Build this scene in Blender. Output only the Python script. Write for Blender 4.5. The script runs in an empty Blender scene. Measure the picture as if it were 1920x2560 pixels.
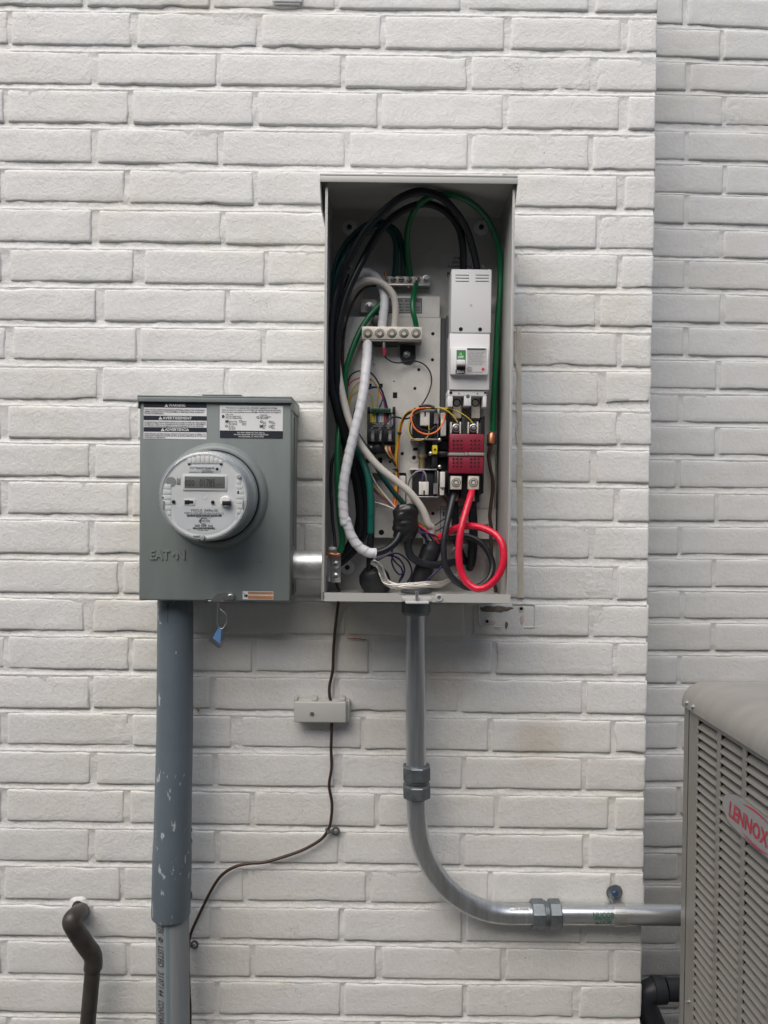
import bpy, bmesh, math, random
import numpy as np
from mathutils import Vector, Matrix, noise
random.seed(7)
R = math.radians
S = bpy.context.scene
C = S.collection
# ------------------------------------------------------------------ camera
F = 1925.0                       # focal length in photograph pixels (1920 x 2560)
CAM = Vector((0.0, -1.512, 1.35))
PITCH, ROLL = 0.01668, 0.01089
cd = bpy.data.cameras.new('camera'); co = bpy.data.objects.new('camera', cd); C.objects.link(co)
cd.sensor_fit = 'VERTICAL'; cd.sensor_height = 24.0; cd.lens = 24.0 * F / 2560.0
cd.clip_start = 0.02; cd.clip_end = 400
MC = Matrix.Rotation(math.pi / 2 - PITCH, 3, 'X') @ Matrix.Rotation(ROLL, 3, 'Z')
co.matrix_world = Matrix.Translation(CAM) @ MC.to_4x4()
S.camera = co
# ------------------------------------------------------------------ sky and sun
w = bpy.data.worlds.new('World'); S.world = w; w.use_nodes = True
nt = w.node_tree; bg = nt.nodes['Background']
sk = nt.nodes.new('ShaderNodeTexSky'); sk.sky_type = 'NISHITA'; sk.sun_disc = False
SUN_EL, SUN_AZ = 53.0, 207.0          # azimuth: compass-like, 180 = from behind the camera, >180 = from its left
sk.sun_elevation = R(SUN_EL); sk.sun_rotation = R(SUN_AZ)
sk.air_density = 1.0; sk.dust_density = 4.0; sk.ozone_density = 0.8
nt.links.new(sk.outputs[0], bg.inputs[0]); bg.inputs[1].default_value = 0.13
sl = bpy.data.lights.new('sun', 'SUN'); sl.energy = 1.9; sl.angle = R(60); sl.color = (1.0, 0.99, 0.97)
so = bpy.data.objects.new('sun', sl); C.objects.link(so)
sd = Vector((math.sin(R(SUN_AZ)) * math.cos(R(SUN_EL)), math.cos(R(SUN_AZ)) * math.cos(R(SUN_EL)), math.sin(R(SUN_EL))))
so.rotation_euler = sd.to_track_quat('Z', 'Y').to_euler(); so.location = sd * 6
S.view_settings.view_transform = 'Standard'; S.view_settings.look = 'None'
S.view_settings.gamma = 1.0; S.view_settings.use_curve_mapping = False
S.view_settings.exposure = 0.17
S.render.engine = 'CYCLES'

# ------------------------------------------------------------------ projection helpers: photo pixel -> place at its own distance
def ray(u, v): return MC @ Vector(((u - 960) / F, -(v - 1280) / F, -1.0))
def P(u, v, d=0.0):              # point d metres in front of the main wall face (wall face is y = 0)
    r = ray(u, v); return CAM + r * ((-d - CAM.y) / r.y)
def Pplane(u, v, p0, n):
    r = ray(u, v); return CAM + r * ((p0 - CAM).dot(n) / r.dot(n))
def Z(x0, y0, s): return lambda x, y: (x0 + x / s, y0 + y / s)
ZS = Z(0, 0, 1.0)
ZA = Z(780, 420, 3.072); ZB = Z(780, 850, 3.072); ZC = Z(780, 1200, 2.9625); ZD = Z(320, 960, 3.252)
ZE = Z(1580, 1660, 2.459); ZF = Z(320, 1480, 2.048); ZG = Z(960, 1480, 2.183); ZH = Z(0, 2160, 2.9625)
ZI = Z(900, 980, 7.373); ZJ = Z(1060, 980, 6.381); ZK = Z(800, 1300, 6.381); ZL = Z(1040, 1280, 6.381); ZM = Z(340, 990, 4.1475)
def Q(z, x, y, d): u, v = z(x, y); return P(u, v, d)
def mm(z_scale, w, d): return w / z_scale * (1.512 - d) / F       # size of w zoom pixels at depth d

# ------------------------------------------------------------------ materials
def nodes_of(m): return m.node_tree.nodes, m.node_tree.links
def mat(name, col, rough=0.5, metal=0.0, bump=0.0, bscale=200.0, var=0.0, vscale=12.0, spec=0.5, var_col=None, emit=None, coat=0.0, vstretch=None):
    m = bpy.data.materials.new(name); m.use_nodes = True
    N, L = nodes_of(m); b = N['Principled BSDF']
    b.inputs['Base Color'].default_value = (*col, 1); b.inputs['Roughness'].default_value = rough
    b.inputs['Metallic'].default_value = metal; b.inputs['Specular IOR Level'].default_value = spec
    b.inputs['Coat Weight'].default_value = coat
    tc = None
    if bump or var:
        tc = N.new('ShaderNodeTexCoord')
    if var:
        mp = N.new('ShaderNodeMapping'); L.new(tc.outputs['Object'], mp.inputs[0])
        if vstretch: mp.inputs['Scale'].default_value = vstretch
        n = N.new('ShaderNodeTexNoise'); n.inputs['Scale'].default_value = vscale; n.inputs['Detail'].default_value = 5; n.inputs['Roughness'].default_value = 0.65
        L.new(mp.outputs[0], n.inputs['Vector'])
        r = N.new('ShaderNodeValToRGB'); r.color_ramp.elements[0].position = 0.32; r.color_ramp.elements[1].position = 0.68
        a = var_col if var_col else tuple(c * (1 - var) for c in col)
        r.color_ramp.elements[0].color = (*a, 1); r.color_ramp.elements[1].color = (*tuple(min(1, c * (1 + var * .35)) for c in col), 1)
        L.new(n.outputs[0], r.inputs[0]); L.new(r.outputs[0], b.inputs['Base Color'])
        mr = N.new('ShaderNodeMapRange'); mr.inputs['To Min'].default_value = max(0.05, rough - .1); mr.inputs['To Max'].default_value = min(1, rough + .12)
        L.new(n.outputs[0], mr.inputs['Value']); L.new(mr.outputs[0], b.inputs['Roughness'])
    if bump:
        n2 = N.new('ShaderNodeTexNoise'); n2.inputs['Scale'].default_value = bscale; n2.inputs['Detail'].default_value = 4
        L.new(tc.outputs['Object'], n2.inputs['Vector'])
        bp = N.new('ShaderNodeBump'); bp.inputs['Strength'].default_value = bump; bp.inputs['Distance'].default_value = 0.002
        L.new(n2.outputs[0], bp.inputs['Height']); L.new(bp.outputs[0], b.inputs['Normal'])
    if emit: b.inputs['Emission Color'].default_value = (*emit, 1); b.inputs['Emission Strength'].default_value = 1
    return m

def paint_wall_mat(name, col, strength=1.0, stains=()):
    m = bpy.data.materials.new(name); m.use_nodes = True
    N, L = nodes_of(m); b = N['Principled BSDF']; b.inputs['Roughness'].default_value = 0.55; b.inputs['Specular IOR Level'].default_value = 0.35
    tc = N.new('ShaderNodeTexCoord'); co_ = tc.outputs['Object']
    def noise_(sc, det, dist=0.0, rough=.5):
        n = N.new('ShaderNodeTexNoise'); n.inputs['Scale'].default_value = sc; n.inputs['Detail'].default_value = det
        n.inputs['Distortion'].default_value = dist; n.inputs['Roughness'].default_value = rough; L.new(co_, n.inputs['Vector']); return n
    def ramp(src, p0, p1, c0=(0, 0, 0), c1=(1, 1, 1)):
        r = N.new('ShaderNodeValToRGB'); r.color_ramp.elements[0].position = p0; r.color_ramp.elements[1].position = p1
        r.color_ramp.elements[0].color = (*c0, 1); r.color_ramp.elements[1].color = (*c1, 1); L.new(src, r.inputs[0]); return r
    def mix(kind, fac, a, c):
        x = N.new('ShaderNodeMix'); x.data_type = 'RGBA'; x.blend_type = kind
        if isinstance(fac, float): x.inputs[0].default_value = fac
        else: L.new(fac, x.inputs[0])
        for k, s_ in ((6, a), (7, c)):
            if isinstance(s_, tuple): x.inputs[k].default_value = (*s_, 1)
            else: L.new(s_, x.inputs[k])
        return x.outputs[2]
    dirt = noise_(3.2, 4, .4, .6); dr = ramp(dirt.outputs[0], .50, .78)
    c1 = mix('MIX', dr.outputs[0], col, (col[0] * .94, col[1] * .915, col[2] * .84))
    h1 = noise_(125, 5, .5, .66); h2 = noise_(40, 4, 1.0, .6)
    fr = ramp(h1.outputs[0], .25, .6, (.91, .91, .905), (1, 1, 1))
    c2 = mix('MULTIPLY', 0.8, c1, fr.outputs[0])
    # hairline cracks and pits in the paint
    vor = N.new('ShaderNodeTexVoronoi'); vor.feature = 'DISTANCE_TO_EDGE'; vor.inputs['Scale'].default_value = 21
    vm = N.new('ShaderNodeVectorMath'); vm.operation = 'MULTIPLY_ADD'; L.new(h2.outputs[1], vm.inputs[0]); vm.inputs[1].default_value = (.045, .045, .02); L.new(co_, vm.inputs[2])
    L.new(vm.outputs[0], vor.inputs['Vector'])
    cr = ramp(vor.outputs['Distance'], .002, .009, (.75, .75, .75), (0, 0, 0))
    cmask = noise_(8.5, 1); cm = ramp(cmask.outputs[0], .70, .73)
    cmul = N.new('ShaderNodeMath'); cmul.operation = 'MULTIPLY'; L.new(cr.outputs[0], cmul.inputs[0]); L.new(cm.outputs[0], cmul.inputs[1])
    pv = N.new('ShaderNodeTexVoronoi'); pv.inputs['Scale'].default_value = 62; L.new(co_, pv.inputs['Vector'])
    pr = ramp(pv.outputs['Distance'], .05, .12, (1, 1, 1), (0, 0, 0)); pmr = ramp(pv.outputs['Color'], .93, .94)
    pmul = N.new('ShaderNodeMath'); pmul.operation = 'MULTIPLY'; L.new(pr.outputs[0], pmul.inputs[0]); L.new(pmr.outputs[0], pmul.inputs[1])
    mxm = N.new('ShaderNodeMath'); mxm.operation = 'MAXIMUM'; L.new(cmul.outputs[0], mxm.inputs[0]); L.new(pmul.outputs[0], mxm.inputs[1])
    c4 = mix('MIX', mxm.outputs[0], c2, (.24, .225, .2))
    for (sx, sz, sr, ss) in stains:          # tan water stains with their own place and outline
        vd = N.new('ShaderNodeVectorMath'); vd.operation = 'DISTANCE'; L.new(vm.outputs[0], vd.inputs[0]); vd.inputs[1].default_value = (sx + .02, -.03, sz + .01)
        sr_ = ramp(vd.outputs['Value'], 0.02, sr, (ss, ss, ss), (0, 0, 0)); sm_ = N.new('ShaderNodeMath'); sm_.operation = 'MULTIPLY'; L.new(sr_.outputs[0], sm_.inputs[0]); L.new(dirt.outputs[0], sm_.inputs[1])
        c4 = mix('MIX', sm_.outputs[0], c4, (.50, .42, .31))
    L.new(c4, b.inputs['Base Color'])
    # relief: rolled-paint orange peel and ridges
    rid = N.new('ShaderNodeMath'); rid.operation = 'SUBTRACT'; L.new(h2.outputs[0], rid.inputs[0]); rid.inputs[1].default_value = .5
    ab = N.new('ShaderNodeMath'); ab.operation = 'ABSOLUTE'; L.new(rid.outputs[0], ab.inputs[0])
    a1 = N.new('ShaderNodeMath'); a1.operation = 'MULTIPLY_ADD'; L.new(ab.outputs[0], a1.inputs[0]); a1.inputs[1].default_value = -.7; L.new(h1.outputs[0], a1.inputs[2])
    bp = N.new('ShaderNodeBump'); bp.inputs['Strength'].default_value = strength; bp.inputs['Distance'].default_value = 0.0028
    L.new(a1.outputs[0], bp.inputs['Height']); L.new(bp.outputs[0], b.inputs['Normal'])
    return m

STAINS = [(P(u, v).x, P(u, v).z, r_, s_) for u, v, r_, s_ in ((1300, 850, .07, .8), (1110, 1690, .08, .8), (1340, 1850, .07, .7), (990, 1830, .10, .55), (1200, 1560, .09, .65), (840, 1560, .12, .5), (1310, 1200, .05, .5), (690, 1130, .08, .5))]
M = {}
M['brick'] = paint_wall_mat('white painted brick', (.75, .75, .73), .55, STAINS)
M['mortar'] = paint_wall_mat('white painted mortar', (.75, .75, .73), .7, STAINS)
M['brick_shade'] = paint_wall_mat('shade toned white brick', (.64, .642, .63), .4)  # white paint dimmed: the shade of the recess is put into the colour
M['mortar_shade'] = paint_wall_mat('shade toned white mortar', (.64, .642, .63), .5)  # same dimmed white, recess shade included in the colour
M['greybox'] = mat('grey green enamel', (.205, .235, .229), .42, bump=.05, bscale=900, var=.09, vscale=9, vstretch=(3, 3, .6))
M['beige'] = mat('pale grey enamel', (.48, .478, .455), .42, bump=.05, bscale=900, var=.05, vscale=9)
M['galv'] = mat('galvanised plate', (.66, .65, .61), .5, .3, var=.16, vscale=22)
M['steel'] = mat('zinc steel', (.55, .55, .54), .32, .9, var=.15, vscale=60)
M['emt'] = mat('galvanised conduit', (.58, .61, .63), .31, .9, var=.25, vscale=9, vstretch=(9, 9, .5))
M['emt_h'] = mat('galvanised conduit run', (.66, .69, .71), .29, .9, var=.2, vscale=9, vstretch=(.5, 9, 9))
M['nipple'] = mat('bright zinc nipple', (.58, .595, .605), .42, .85, bump=.1, bscale=200, var=.35, vscale=40)
M['castzinc'] = mat('cast zinc fitting', (.20, .225, .24), .45, .7, bump=.25, bscale=350, var=.3, vscale=50)
M['nickel'] = mat('tin plated aluminium', (.70, .67, .59), .36, .15, var=.1, vscale=80)
M['nickel_d'] = mat('dull lug screw', (.26, .245, .215), .4, .8, bump=.2, bscale=900)
M['brass'] = mat('brass', (.48, .38, .2), .35, .8, var=.3, vscale=90)
M['copper'] = mat('copper', (.62, .26, .15), .35, .85, var=.3, vscale=90)
M['black_ins'] = mat('black cable insulation', (.010, .0125, .016), .36, bump=.06, bscale=500, spec=.32)
M['black_ins2'] = mat('worn black cable insulation', (.016, .02, .025), .40, var=.3, vscale=70)
M['dkgreen'] = mat('dark green cable insulation', (.005, .055, .052), .36)
M['teal'] = mat('teal green tape', (.004, .10, .075), .36, bump=.15, bscale=300)
M['green'] = mat('green cable insulation', (.004, .125, .045), .32)
M['whitetape'] = mat('white vinyl tape', (.70, .71, .73), .42, bump=.2, bscale=260)
M['cream'] = mat('cream cable insulation', (.60, .575, .52), .42, bump=.06, bscale=400)
M['red'] = mat('red cable insulation', (.62, .012, .045), .26)
M['brown'] = mat('brown ground wire', (.030, .020, .018), .4, var=.35, vscale=60, var_col=(.065, .03, .02))
M['blackwire'] = mat('thin black wire', (.015, .015, .02), .4)
M['yellow'] = mat('yellow wire', (.55, .40, .03), .4)
M['orange'] = mat('orange wire', (.75, .16, .04), .4)
M['blue'] = mat('blue wire', (.02, .05, .16), .4)
M['redwire'] = mat('thin red wire', (.32, .02, .04), .4)
M['violet'] = mat('violet wire', (.16, .07, .28), .4)
M['indigo'] = mat('indigo wire', (.022, .014, .07), .4)
M['greywire'] = mat('grey wire', (.30, .30, .30), .4)
M['alu'] = mat('bare silver wire', (.62, .60, .56), .36, .7)
M['breaker'] = mat('breaker white plastic', (.74, .745, .755), .42, bump=.03, bscale=900)
M['whiteplastic'] = mat('white plastic', (.68, .665, .62), .45)
M['blackplastic'] = mat('black plastic', (.016, .017, .02), .42, bump=.08, bscale=500)
M['blackmetal'] = mat('black painted metal', (.022, .026, .03), .35)
M['darkgap'] = mat('dark opening', (.008, .008, .009), .9)
M['darkgrey'] = mat('dark grey channel', (.075, .08, .085), .5)
M['tape'] = mat('black vinyl tape', (.014, .015, .016), .3, bump=.5, bscale=90)
M['crimson'] = mat('dark red plastic', (.25, .012, .034), .42, bump=.15, bscale=600, var=.2, vscale=40)
M['bandgrey'] = mat('grey band', (.30, .285, .27), .5)
M['pcb'] = mat('green terminal', (.02, .12, .07), .45)
M['lab_white'] = mat('white label', (.74, .75, .75), .5)
M['lab_grey'] = mat('silver grey label', (.33, .335, .335), .42)
M['lab_pale'] = mat('pale grey label', (.50, .505, .51), .45)
M['ink'] = mat('black ink', (.016, .017, .022), .55)
M['inkgrey'] = mat('grey ink', (.07, .072, .08), .55)
M['navy'] = mat('dark navy print', (.016, .020, .030), .45)
M['signgreen'] = mat('green window', (.04, .26, .06), .45)
M['lab_orange'] = mat('orange print', (.50, .23, .10), .5)
M['lab_yellow'] = mat('yellow print', (.72, .55, .02), .5)
M['lab_blue'] = mat('blue print', (.03, .09, .33), .5)
M['lab_red'] = mat('red print', (.55, .03, .06), .5)
M['face'] = mat('meter face plastic', (.80, .80, .785), .5)
M['face_d'] = mat('meter recess plastic', (.30, .31, .30), .5)
M['lcd'] = mat('lcd glass', (.20, .205, .19), .25)
M['lcdink'] = mat('lcd segment', (.055, .058, .052), .35)
M['meterside'] = mat('meter inner shell', (.46, .485, .50), .4)
M['pvcdark'] = None
M['pvc'] = mat('grey pvc', (.27, .29, .305), .5, bump=.06, bscale=150, var=.10, vscale=14, vstretch=(6, 6, .4))
M['stripe'] = mat('teal stripe', (.16, .235, .25), .5)
M['bridge'] = mat('light grey plastic', (.52, .52, .49), .45, bump=.05, bscale=700)
M['poly'] = mat('black drain pipe', (.046, .040, .035), .42, bump=.15, bscale=250, var=.45, vscale=40)
M['poly2'] = mat('charcoal pipe', (.030, .034, .042), .45, var=.25, vscale=20)
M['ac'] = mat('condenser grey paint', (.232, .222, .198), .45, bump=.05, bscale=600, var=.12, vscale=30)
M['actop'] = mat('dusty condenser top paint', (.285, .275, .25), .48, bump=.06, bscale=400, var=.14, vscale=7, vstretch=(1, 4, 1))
M['plaque'] = mat('satin aluminium badge', (.36, .365, .36), .42, .5)
M['badge_red'] = mat('badge red', (.46, .012, .045), .4)
M['caulk'] = mat('yellowed silicone', (.66, .61, .50), .35, bump=.5, bscale=120, var=.10, vscale=30)
M['caulk2'] = mat('white silicone', (.62, .60, .55), .35, bump=.3, bscale=120)
M['rust'] = mat('brown residue', (.21, .175, .14), .8, bump=.5, bscale=160, var=.5, vscale=90)
M['pinkst'] = mat('reddish stain', (.60, .50, .45), .7, bump=.5, bscale=120, var=.1, vscale=25)
M['redmark'] = mat('red chalk', (.42, .13, .10), .8)
M['ground'] = mat('gravelly concrete', (.15, .145, .13), .9, bump=.6, bscale=60, var=.3, vscale=4)
M['vent'] = paint_wall_mat('painted vent box', (.72, .72, .71), .4)
# painted PVC sleeve with white paint splashes
def sleeve_mat():
    m = mat('grey painted sleeve', (.13, .165, .19), .42, bump=.08, bscale=120, var=.12, vscale=10)
    N, L = nodes_of(m); b = N['Principled BSDF']; src = b.inputs['Base Color'].links[0].from_socket
    tc = N.new('ShaderNodeTexCoord'); mp = N.new('ShaderNodeMapping'); mp.inputs['Scale'].default_value = (1, 1, .38); L.new(tc.outputs['Object'], mp.inputs[0])
    n = N.new('ShaderNodeTexNoise'); n.inputs['Scale'].default_value = 95; n.inputs['Detail'].default_value = 6; n.inputs['Roughness'].default_value = .62; L.new(mp.outputs[0], n.inputs['Vector'])
    n2 = N.new('ShaderNodeTexNoise'); n2.inputs['Scale'].default_value = 7; n2.inputs['Detail'].default_value = 2; L.new(tc.outputs['Object'], n2.inputs['Vector'])
    ad = N.new('ShaderNodeMath'); ad.operation = 'MULTIPLY_ADD'; L.new(n2.outputs[0], ad.inputs[0]); ad.inputs[1].default_value = .55; L.new(n.outputs[0], ad.inputs[2])
    r = N.new('ShaderNodeValToRGB'); r.color_ramp.elements[0].position = .91; r.color_ramp.elements[1].position = .94; L.new(ad.outputs[0], r.inputs[0])
    x = N.new('ShaderNodeMix'); x.data_type = 'RGBA'; L.new(r.outputs[0], x.inputs[0]); L.new(src, x.inputs[6]); x.inputs[7].default_value = (.45, .48, .5, 1)
    L.new(x.outputs[2], b.inputs['Base Color']); return m
M['pvcdark'] = sleeve_mat()
def clear_mat(name, tint=(.95, .97, .98), lo=.04, hi=.75):
    m = bpy.data.materials.new(name); m.use_nodes = True; N, L = nodes_of(m); N.remove(N['Principled BSDF'])
    t = N.new('ShaderNodeBsdfTransparent'); t.inputs[0].default_value = (*tint, 1)
    g = N.new('ShaderNodeBsdfGlossy'); g.inputs['Roughness'].default_value = .08
    lw = N.new('ShaderNodeLayerWeight'); lw.inputs['Blend'].default_value = .35
    mr = N.new('ShaderNodeMapRange'); mr.inputs['To Min'].default_value = lo; mr.inputs['To Max'].default_value = hi
    L.new(lw.outputs['Facing'], mr.inputs['Value']); mx = N.new('ShaderNodeMixShader'); L.new(mr.outputs[0], mx.inputs[0]); L.new(t.outputs[0], mx.inputs[1]); L.new(g.outputs[0], mx.inputs[2])
    L.new(mx.outputs[0], N['Material Output'].inputs[0]); return m
M['clear'] = clear_mat('clear polycarbonate', lo=.03, hi=.6)
M['clearblue'] = clear_mat('clear tag plastic', (.96, .975, .99), .12, .6)

# ------------------------------------------------------------------ mesh builder
class MB:
    def __init__(s): s.v = []; s.f = []
    def add(s, vs, fs):
        k = len(s.v); s.v += [Vector(q) for q in vs]; s.f += [tuple(i + k for i in g) for g in fs]; return s
    def sweep(s, pts, rad, seg=12, cap=True, closed=False, prof=None, up=None, phase=0.0):
        """round tube along pts; rad is a number or list; prof(theta, i, arc) multiplies the radius"""
        pts = [Vector(p) for p in pts]; n = len(pts)
        rad = [rad] * n if not isinstance(rad, (list, tuple)) else rad
        T = []
        for i in range(n):
            a = pts[(i - 1) % n] if (closed or i > 0) else pts[0]; b = pts[(i + 1) % n] if (closed or i < n - 1) else pts[-1]
            t = b - a; t = t.normalized() if t.length > 1e-9 else (T[-1] if T else Vector((0, 0, 1))); T.append(t)
        ref = Vector(up) if up else (Vector((0, 1, 0)) if abs(T[0].y) < .9 else Vector((1, 0, 0)))
        nrm = (ref - T[0] * ref.dot(T[0])).normalized(); vs = []; arc = 0.0
        for i in range(n):
            if i: arc += (pts[i] - pts[i - 1]).length
            nrm = nrm - T[i] * nrm.dot(T[i]); nrm.normalize(); bi = T[i].cross(nrm)
            for k in range(seg):
                th = 2 * math.pi * k / seg + phase; r = rad[i] * (prof(th, i, arc) if prof else 1.0)
                vs.append(pts[i] + nrm * (math.cos(th) * r) + bi * (math.sin(th) * r))
        fs = []
        for i in range(n if closed else n - 1):
            j = (i + 1) % n
            for k in range(seg):
                k2 = (k + 1) % seg; fs.append((i * seg + k, i * seg + k2, j * seg + k2, j * seg + k))
        if cap and not closed:
            fs.append(tuple(range(seg - 1, -1, -1))); fs.append(tuple((n - 1) * seg + k for k in range(seg)))
        return s.add(vs, fs)
    def cyl(s, a, b, r, r2=None, seg=20, phase=0.0): return s.sweep([a, b], [r, r if r2 is None else r2], seg, phase=phase)
    def lathe(s, o, axis, prof, seg=32, cap=True):      # prof: (radius, distance along axis)
        o = Vector(o); axis = Vector(axis).normalized(); ref = Vector((0, 0, 1)) if abs(axis.z) < .9 else Vector((1, 0, 0))
        e1 = (ref - axis * ref.dot(axis)).normalized(); e2 = axis.cross(e1); vs = []; fs = []
        for r, t in prof:
            for k in range(seg):
                th = 2 * math.pi * k / seg; vs.append(o + axis * t + e1 * (math.cos(th) * r) + e2 * (math.sin(th) * r))
        for i in range(len(prof) - 1):
            for k in range(seg):
                k2 = (k + 1) % seg; fs.append((i * seg + k, i * seg + k2, (i + 1) * seg + k2, (i + 1) * seg + k))
        if cap: fs.append(tuple(range(seg - 1, -1, -1))); fs.append(tuple((len(prof) - 1) * seg + k for k in range(seg)))
        return s.add(vs, fs)
    def box(s, x0, x1, y0, y1, z0, z1, bev=0.0, seg=2):
        x0, x1 = min(x0, x1), max(x0, x1); y0, y1 = min(y0, y1), max(y0, y1); z0, z1 = min(z0, z1), max(z0, z1)
        vs = [(x, y, z) for x in (x0, x1) for y in (y0, y1) for z in (z0, z1)]
        fs = [(0, 1, 3, 2), (4, 6, 7, 5), (0, 4, 5, 1), (2, 3, 7, 6), (0, 2, 6, 4), (1, 5, 7, 3)]
        if bev <= 0: return s.add(vs, fs)
        bev = min(bev, .45 * min(x1 - x0, y1 - y0, z1 - z0))
        bm = bmesh.new(); bv = [bm.verts.new(v) for v in vs]
        for f in fs: bm.faces.new([bv[i] for i in f])
        bmesh.ops.bevel(bm, geom=bm.edges[:], offset=bev, segments=seg, profile=.5, affect='EDGES')
        bm.verts.index_update(); s.add([v.co.copy() for v in bm.verts], [tuple(v.index for v in f.verts) for f in bm.faces]); bm.free(); return s
    def prism(s, poly, d0, d1):                          # poly: world points lying in one y plane; spans depth d0..d1 (in front of the wall)
        n = len(poly); vs = [Vector((p.x, -d1, p.z)) for p in poly] + [Vector((p.x, -d0, p.z)) for p in poly]
        fs = [tuple(range(n)), tuple(range(2 * n - 1, n - 1, -1))] + [(i, i + n, (i + 1) % n + n, (i + 1) % n) for i in range(n)]
        return s.add(vs, fs)
    def xf(s, fn): s.v = [Vector(fn(v)) for v in s.v]; return s

ORG = {}
def link(name, mb, m, parent=None, smooth=True, org=None, angle=40):
    O = ORG[parent] if parent is not None else (Vector(org) if org is not None else None)
    if O is None:
        xs = [v.x for v in mb.v]; ys = [v.y for v in mb.v]; zs = [v.z for v in mb.v]
        O = Vector(((min(xs) + max(xs)) / 2, (min(ys) + max(ys)) / 2, min(zs)))
    me = bpy.data.meshes.new(name); me.from_pydata([tuple(v - O) for v in mb.v], [], mb.f); me.update()
    bm = bmesh.new(); bm.from_mesh(me); bmesh.ops.recalc_face_normals(bm, faces=bm.faces[:]); bm.to_mesh(me); bm.free()
    if smooth:
        me.polygons.foreach_set('use_smooth', [True] * len(me.polygons))
        try: me.set_sharp_from_angle(angle=R(angle))
        except Exception: pass
    me.materials.append(M[m] if isinstance(m, str) else m)
    o = bpy.data.objects.new(name, me); C.objects.link(o)
    if parent is not None: o.parent = parent
    else: o.location = O
    ORG[o] = O
    return o
def tag(o, label, cat, group=None):
    o['label'] = label; o['category'] = cat
    if group: o['group'] = group
    return o
def thing(name, label, cat, loc, group=None):
    o = bpy.data.objects.new(name, None); C.objects.link(o); o.location = loc; ORG[o] = Vector(loc); o.empty_display_size = .05
    return tag(o, label, cat, group)
def B(name, m, parent, z, x0, y0, x1, y1, d0, d1, bev=0.0, seg=2):   # a box whose front face (depth d1) shows at that zoom rectangle
    return link(name, pb(MB(), z, x0, y0, x1, y1, d0, d1, bev, seg), m, parent)
def pb(mb, z, x0, y0, x1, y1, d0, d1, bev=0.0, seg=2):
    a = Q(z, x0, (y0 + y1) / 2, d1); b = Q(z, x1, (y0 + y1) / 2, d1); t = Q(z, (x0 + x1) / 2, y0, d1); u = Q(z, (x0 + x1) / 2, y1, d1)
    return mb.box(a.x, b.x, -d1, -d0, u.z, t.z, bev, seg)
def crom(pts, per=8, closed=False):
    pts = [Vector(p) for p in pts]; n = len(pts); out = []
    for i in range(n if closed else n - 1):
        p0 = pts[(i - 1) % n] if (closed or i > 0) else pts[0] * 2 - pts[1]
        p1 = pts[i]; p2 = pts[(i + 1) % n]; p3 = pts[(i + 2) % n] if (closed or i < n - 2) else pts[-1] * 2 - pts[-2]
        for k in range(per):
            t = k / per
            out.append(.5 * ((2 * p1) + (p2 - p0) * t + (2 * p0 - 5 * p1 + 4 * p2 - p3) * t * t + (3 * p1 - p0 - 3 * p2 + p3) * t ** 3))
    if not closed: out.append(pts[-1])
    return out
FONT = bpy.data.curves.new('lettering_font', 'FONT')
_ft = bpy.data.objects.new('lettering_font', FONT)
def text_mesh(s, res=2, shear=0.0, bold=0.0, space=1.0):
    FONT.body = s; FONT.resolution_u = res; FONT.shear = shear; FONT.offset = bold; FONT.space_character = space; FONT.align_x = 'LEFT'; FONT.size = 1.0
    me = bpy.data.meshes.new_from_object(_ft)
    vs = [v.co.copy() for v in me.vertices]; fs = [tuple(p.vertices) for p in me.polygons]; bpy.data.meshes.remove(me)
    return vs, fs
def text(mb, s, centre, right, up, h=None, width=None, align='C', shear=0.0, bold=0.0, space=1.0, map_=None):
    """flat lettering; cap height h, total width optional"""
    vs, fs = text_mesh(s, 2, shear, bold, space)
    if not vs: return mb
    x0 = min(v.x for v in vs); x1 = max(v.x for v in vs); sy = h / .70; sx = sy if width is None else width / max(1e-6, x1 - x0)
    wd = (x1 - x0) * sx; ox = {'C': -wd / 2, 'L': 0, 'R': -wd}[align]; right = Vector(right); up = Vector(up); centre = Vector(centre)
    out = []
    for v in vs:
        a = ox + (v.x - x0) * sx; b = v.y * sy - h / 2
        out.append(map_(a, b) if map_ else centre + right * a + up * b)
    return mb.add(out, fs)
X_, Zu = Vector((1, 0, 0)), Vector((0, 0, 1))
def ptext(mb, s, z, x, y, d, hpx, zs, wpx=None, align='C', **k):     # text placed at a zoom position on a surface d in front of the wall
    return text(mb, s, Q(z, x, y, d), X_, Zu, mm(zs, hpx, d), None if wpx is None else mm(zs, wpx, d), align, **k)

# ================================================================== ground
g = MB().add([(-20, -20, 0), (20, -20, 0), (20, 20, 0), (-20, 20, 0)], [(0, 1, 2, 3)])
go = link('ground', g, 'ground', org=(0, 0, 0)); go['kind'] = 'structure'

# house-shaped block added unseen behind the camera to cut off the low sky
nh = MB().box(-9, 9, -9.5, -3.7, 0, 3.35); nh.add([(-9.3, -3.4, 3.36), (9.3, -3.4, 3.36), (9.3, -6.6, 4.9), (-9.3, -6.6, 4.9), (9.3, -9.8, 3.36), (-9.3, -9.8, 3.36)], [(0, 1, 2, 3), (3, 2, 4, 5), (0, 5, 4, 1), (0, 3, 5), (1, 4, 2)])
no = link('added_sky_blocker', nh, mat('pale tan blocker', (.34, .29, .245), .8, bump=.5, bscale=30, var=.3, vscale=6), org=(0, -6, 0), smooth=False); no['kind'] = 'structure'

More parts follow.
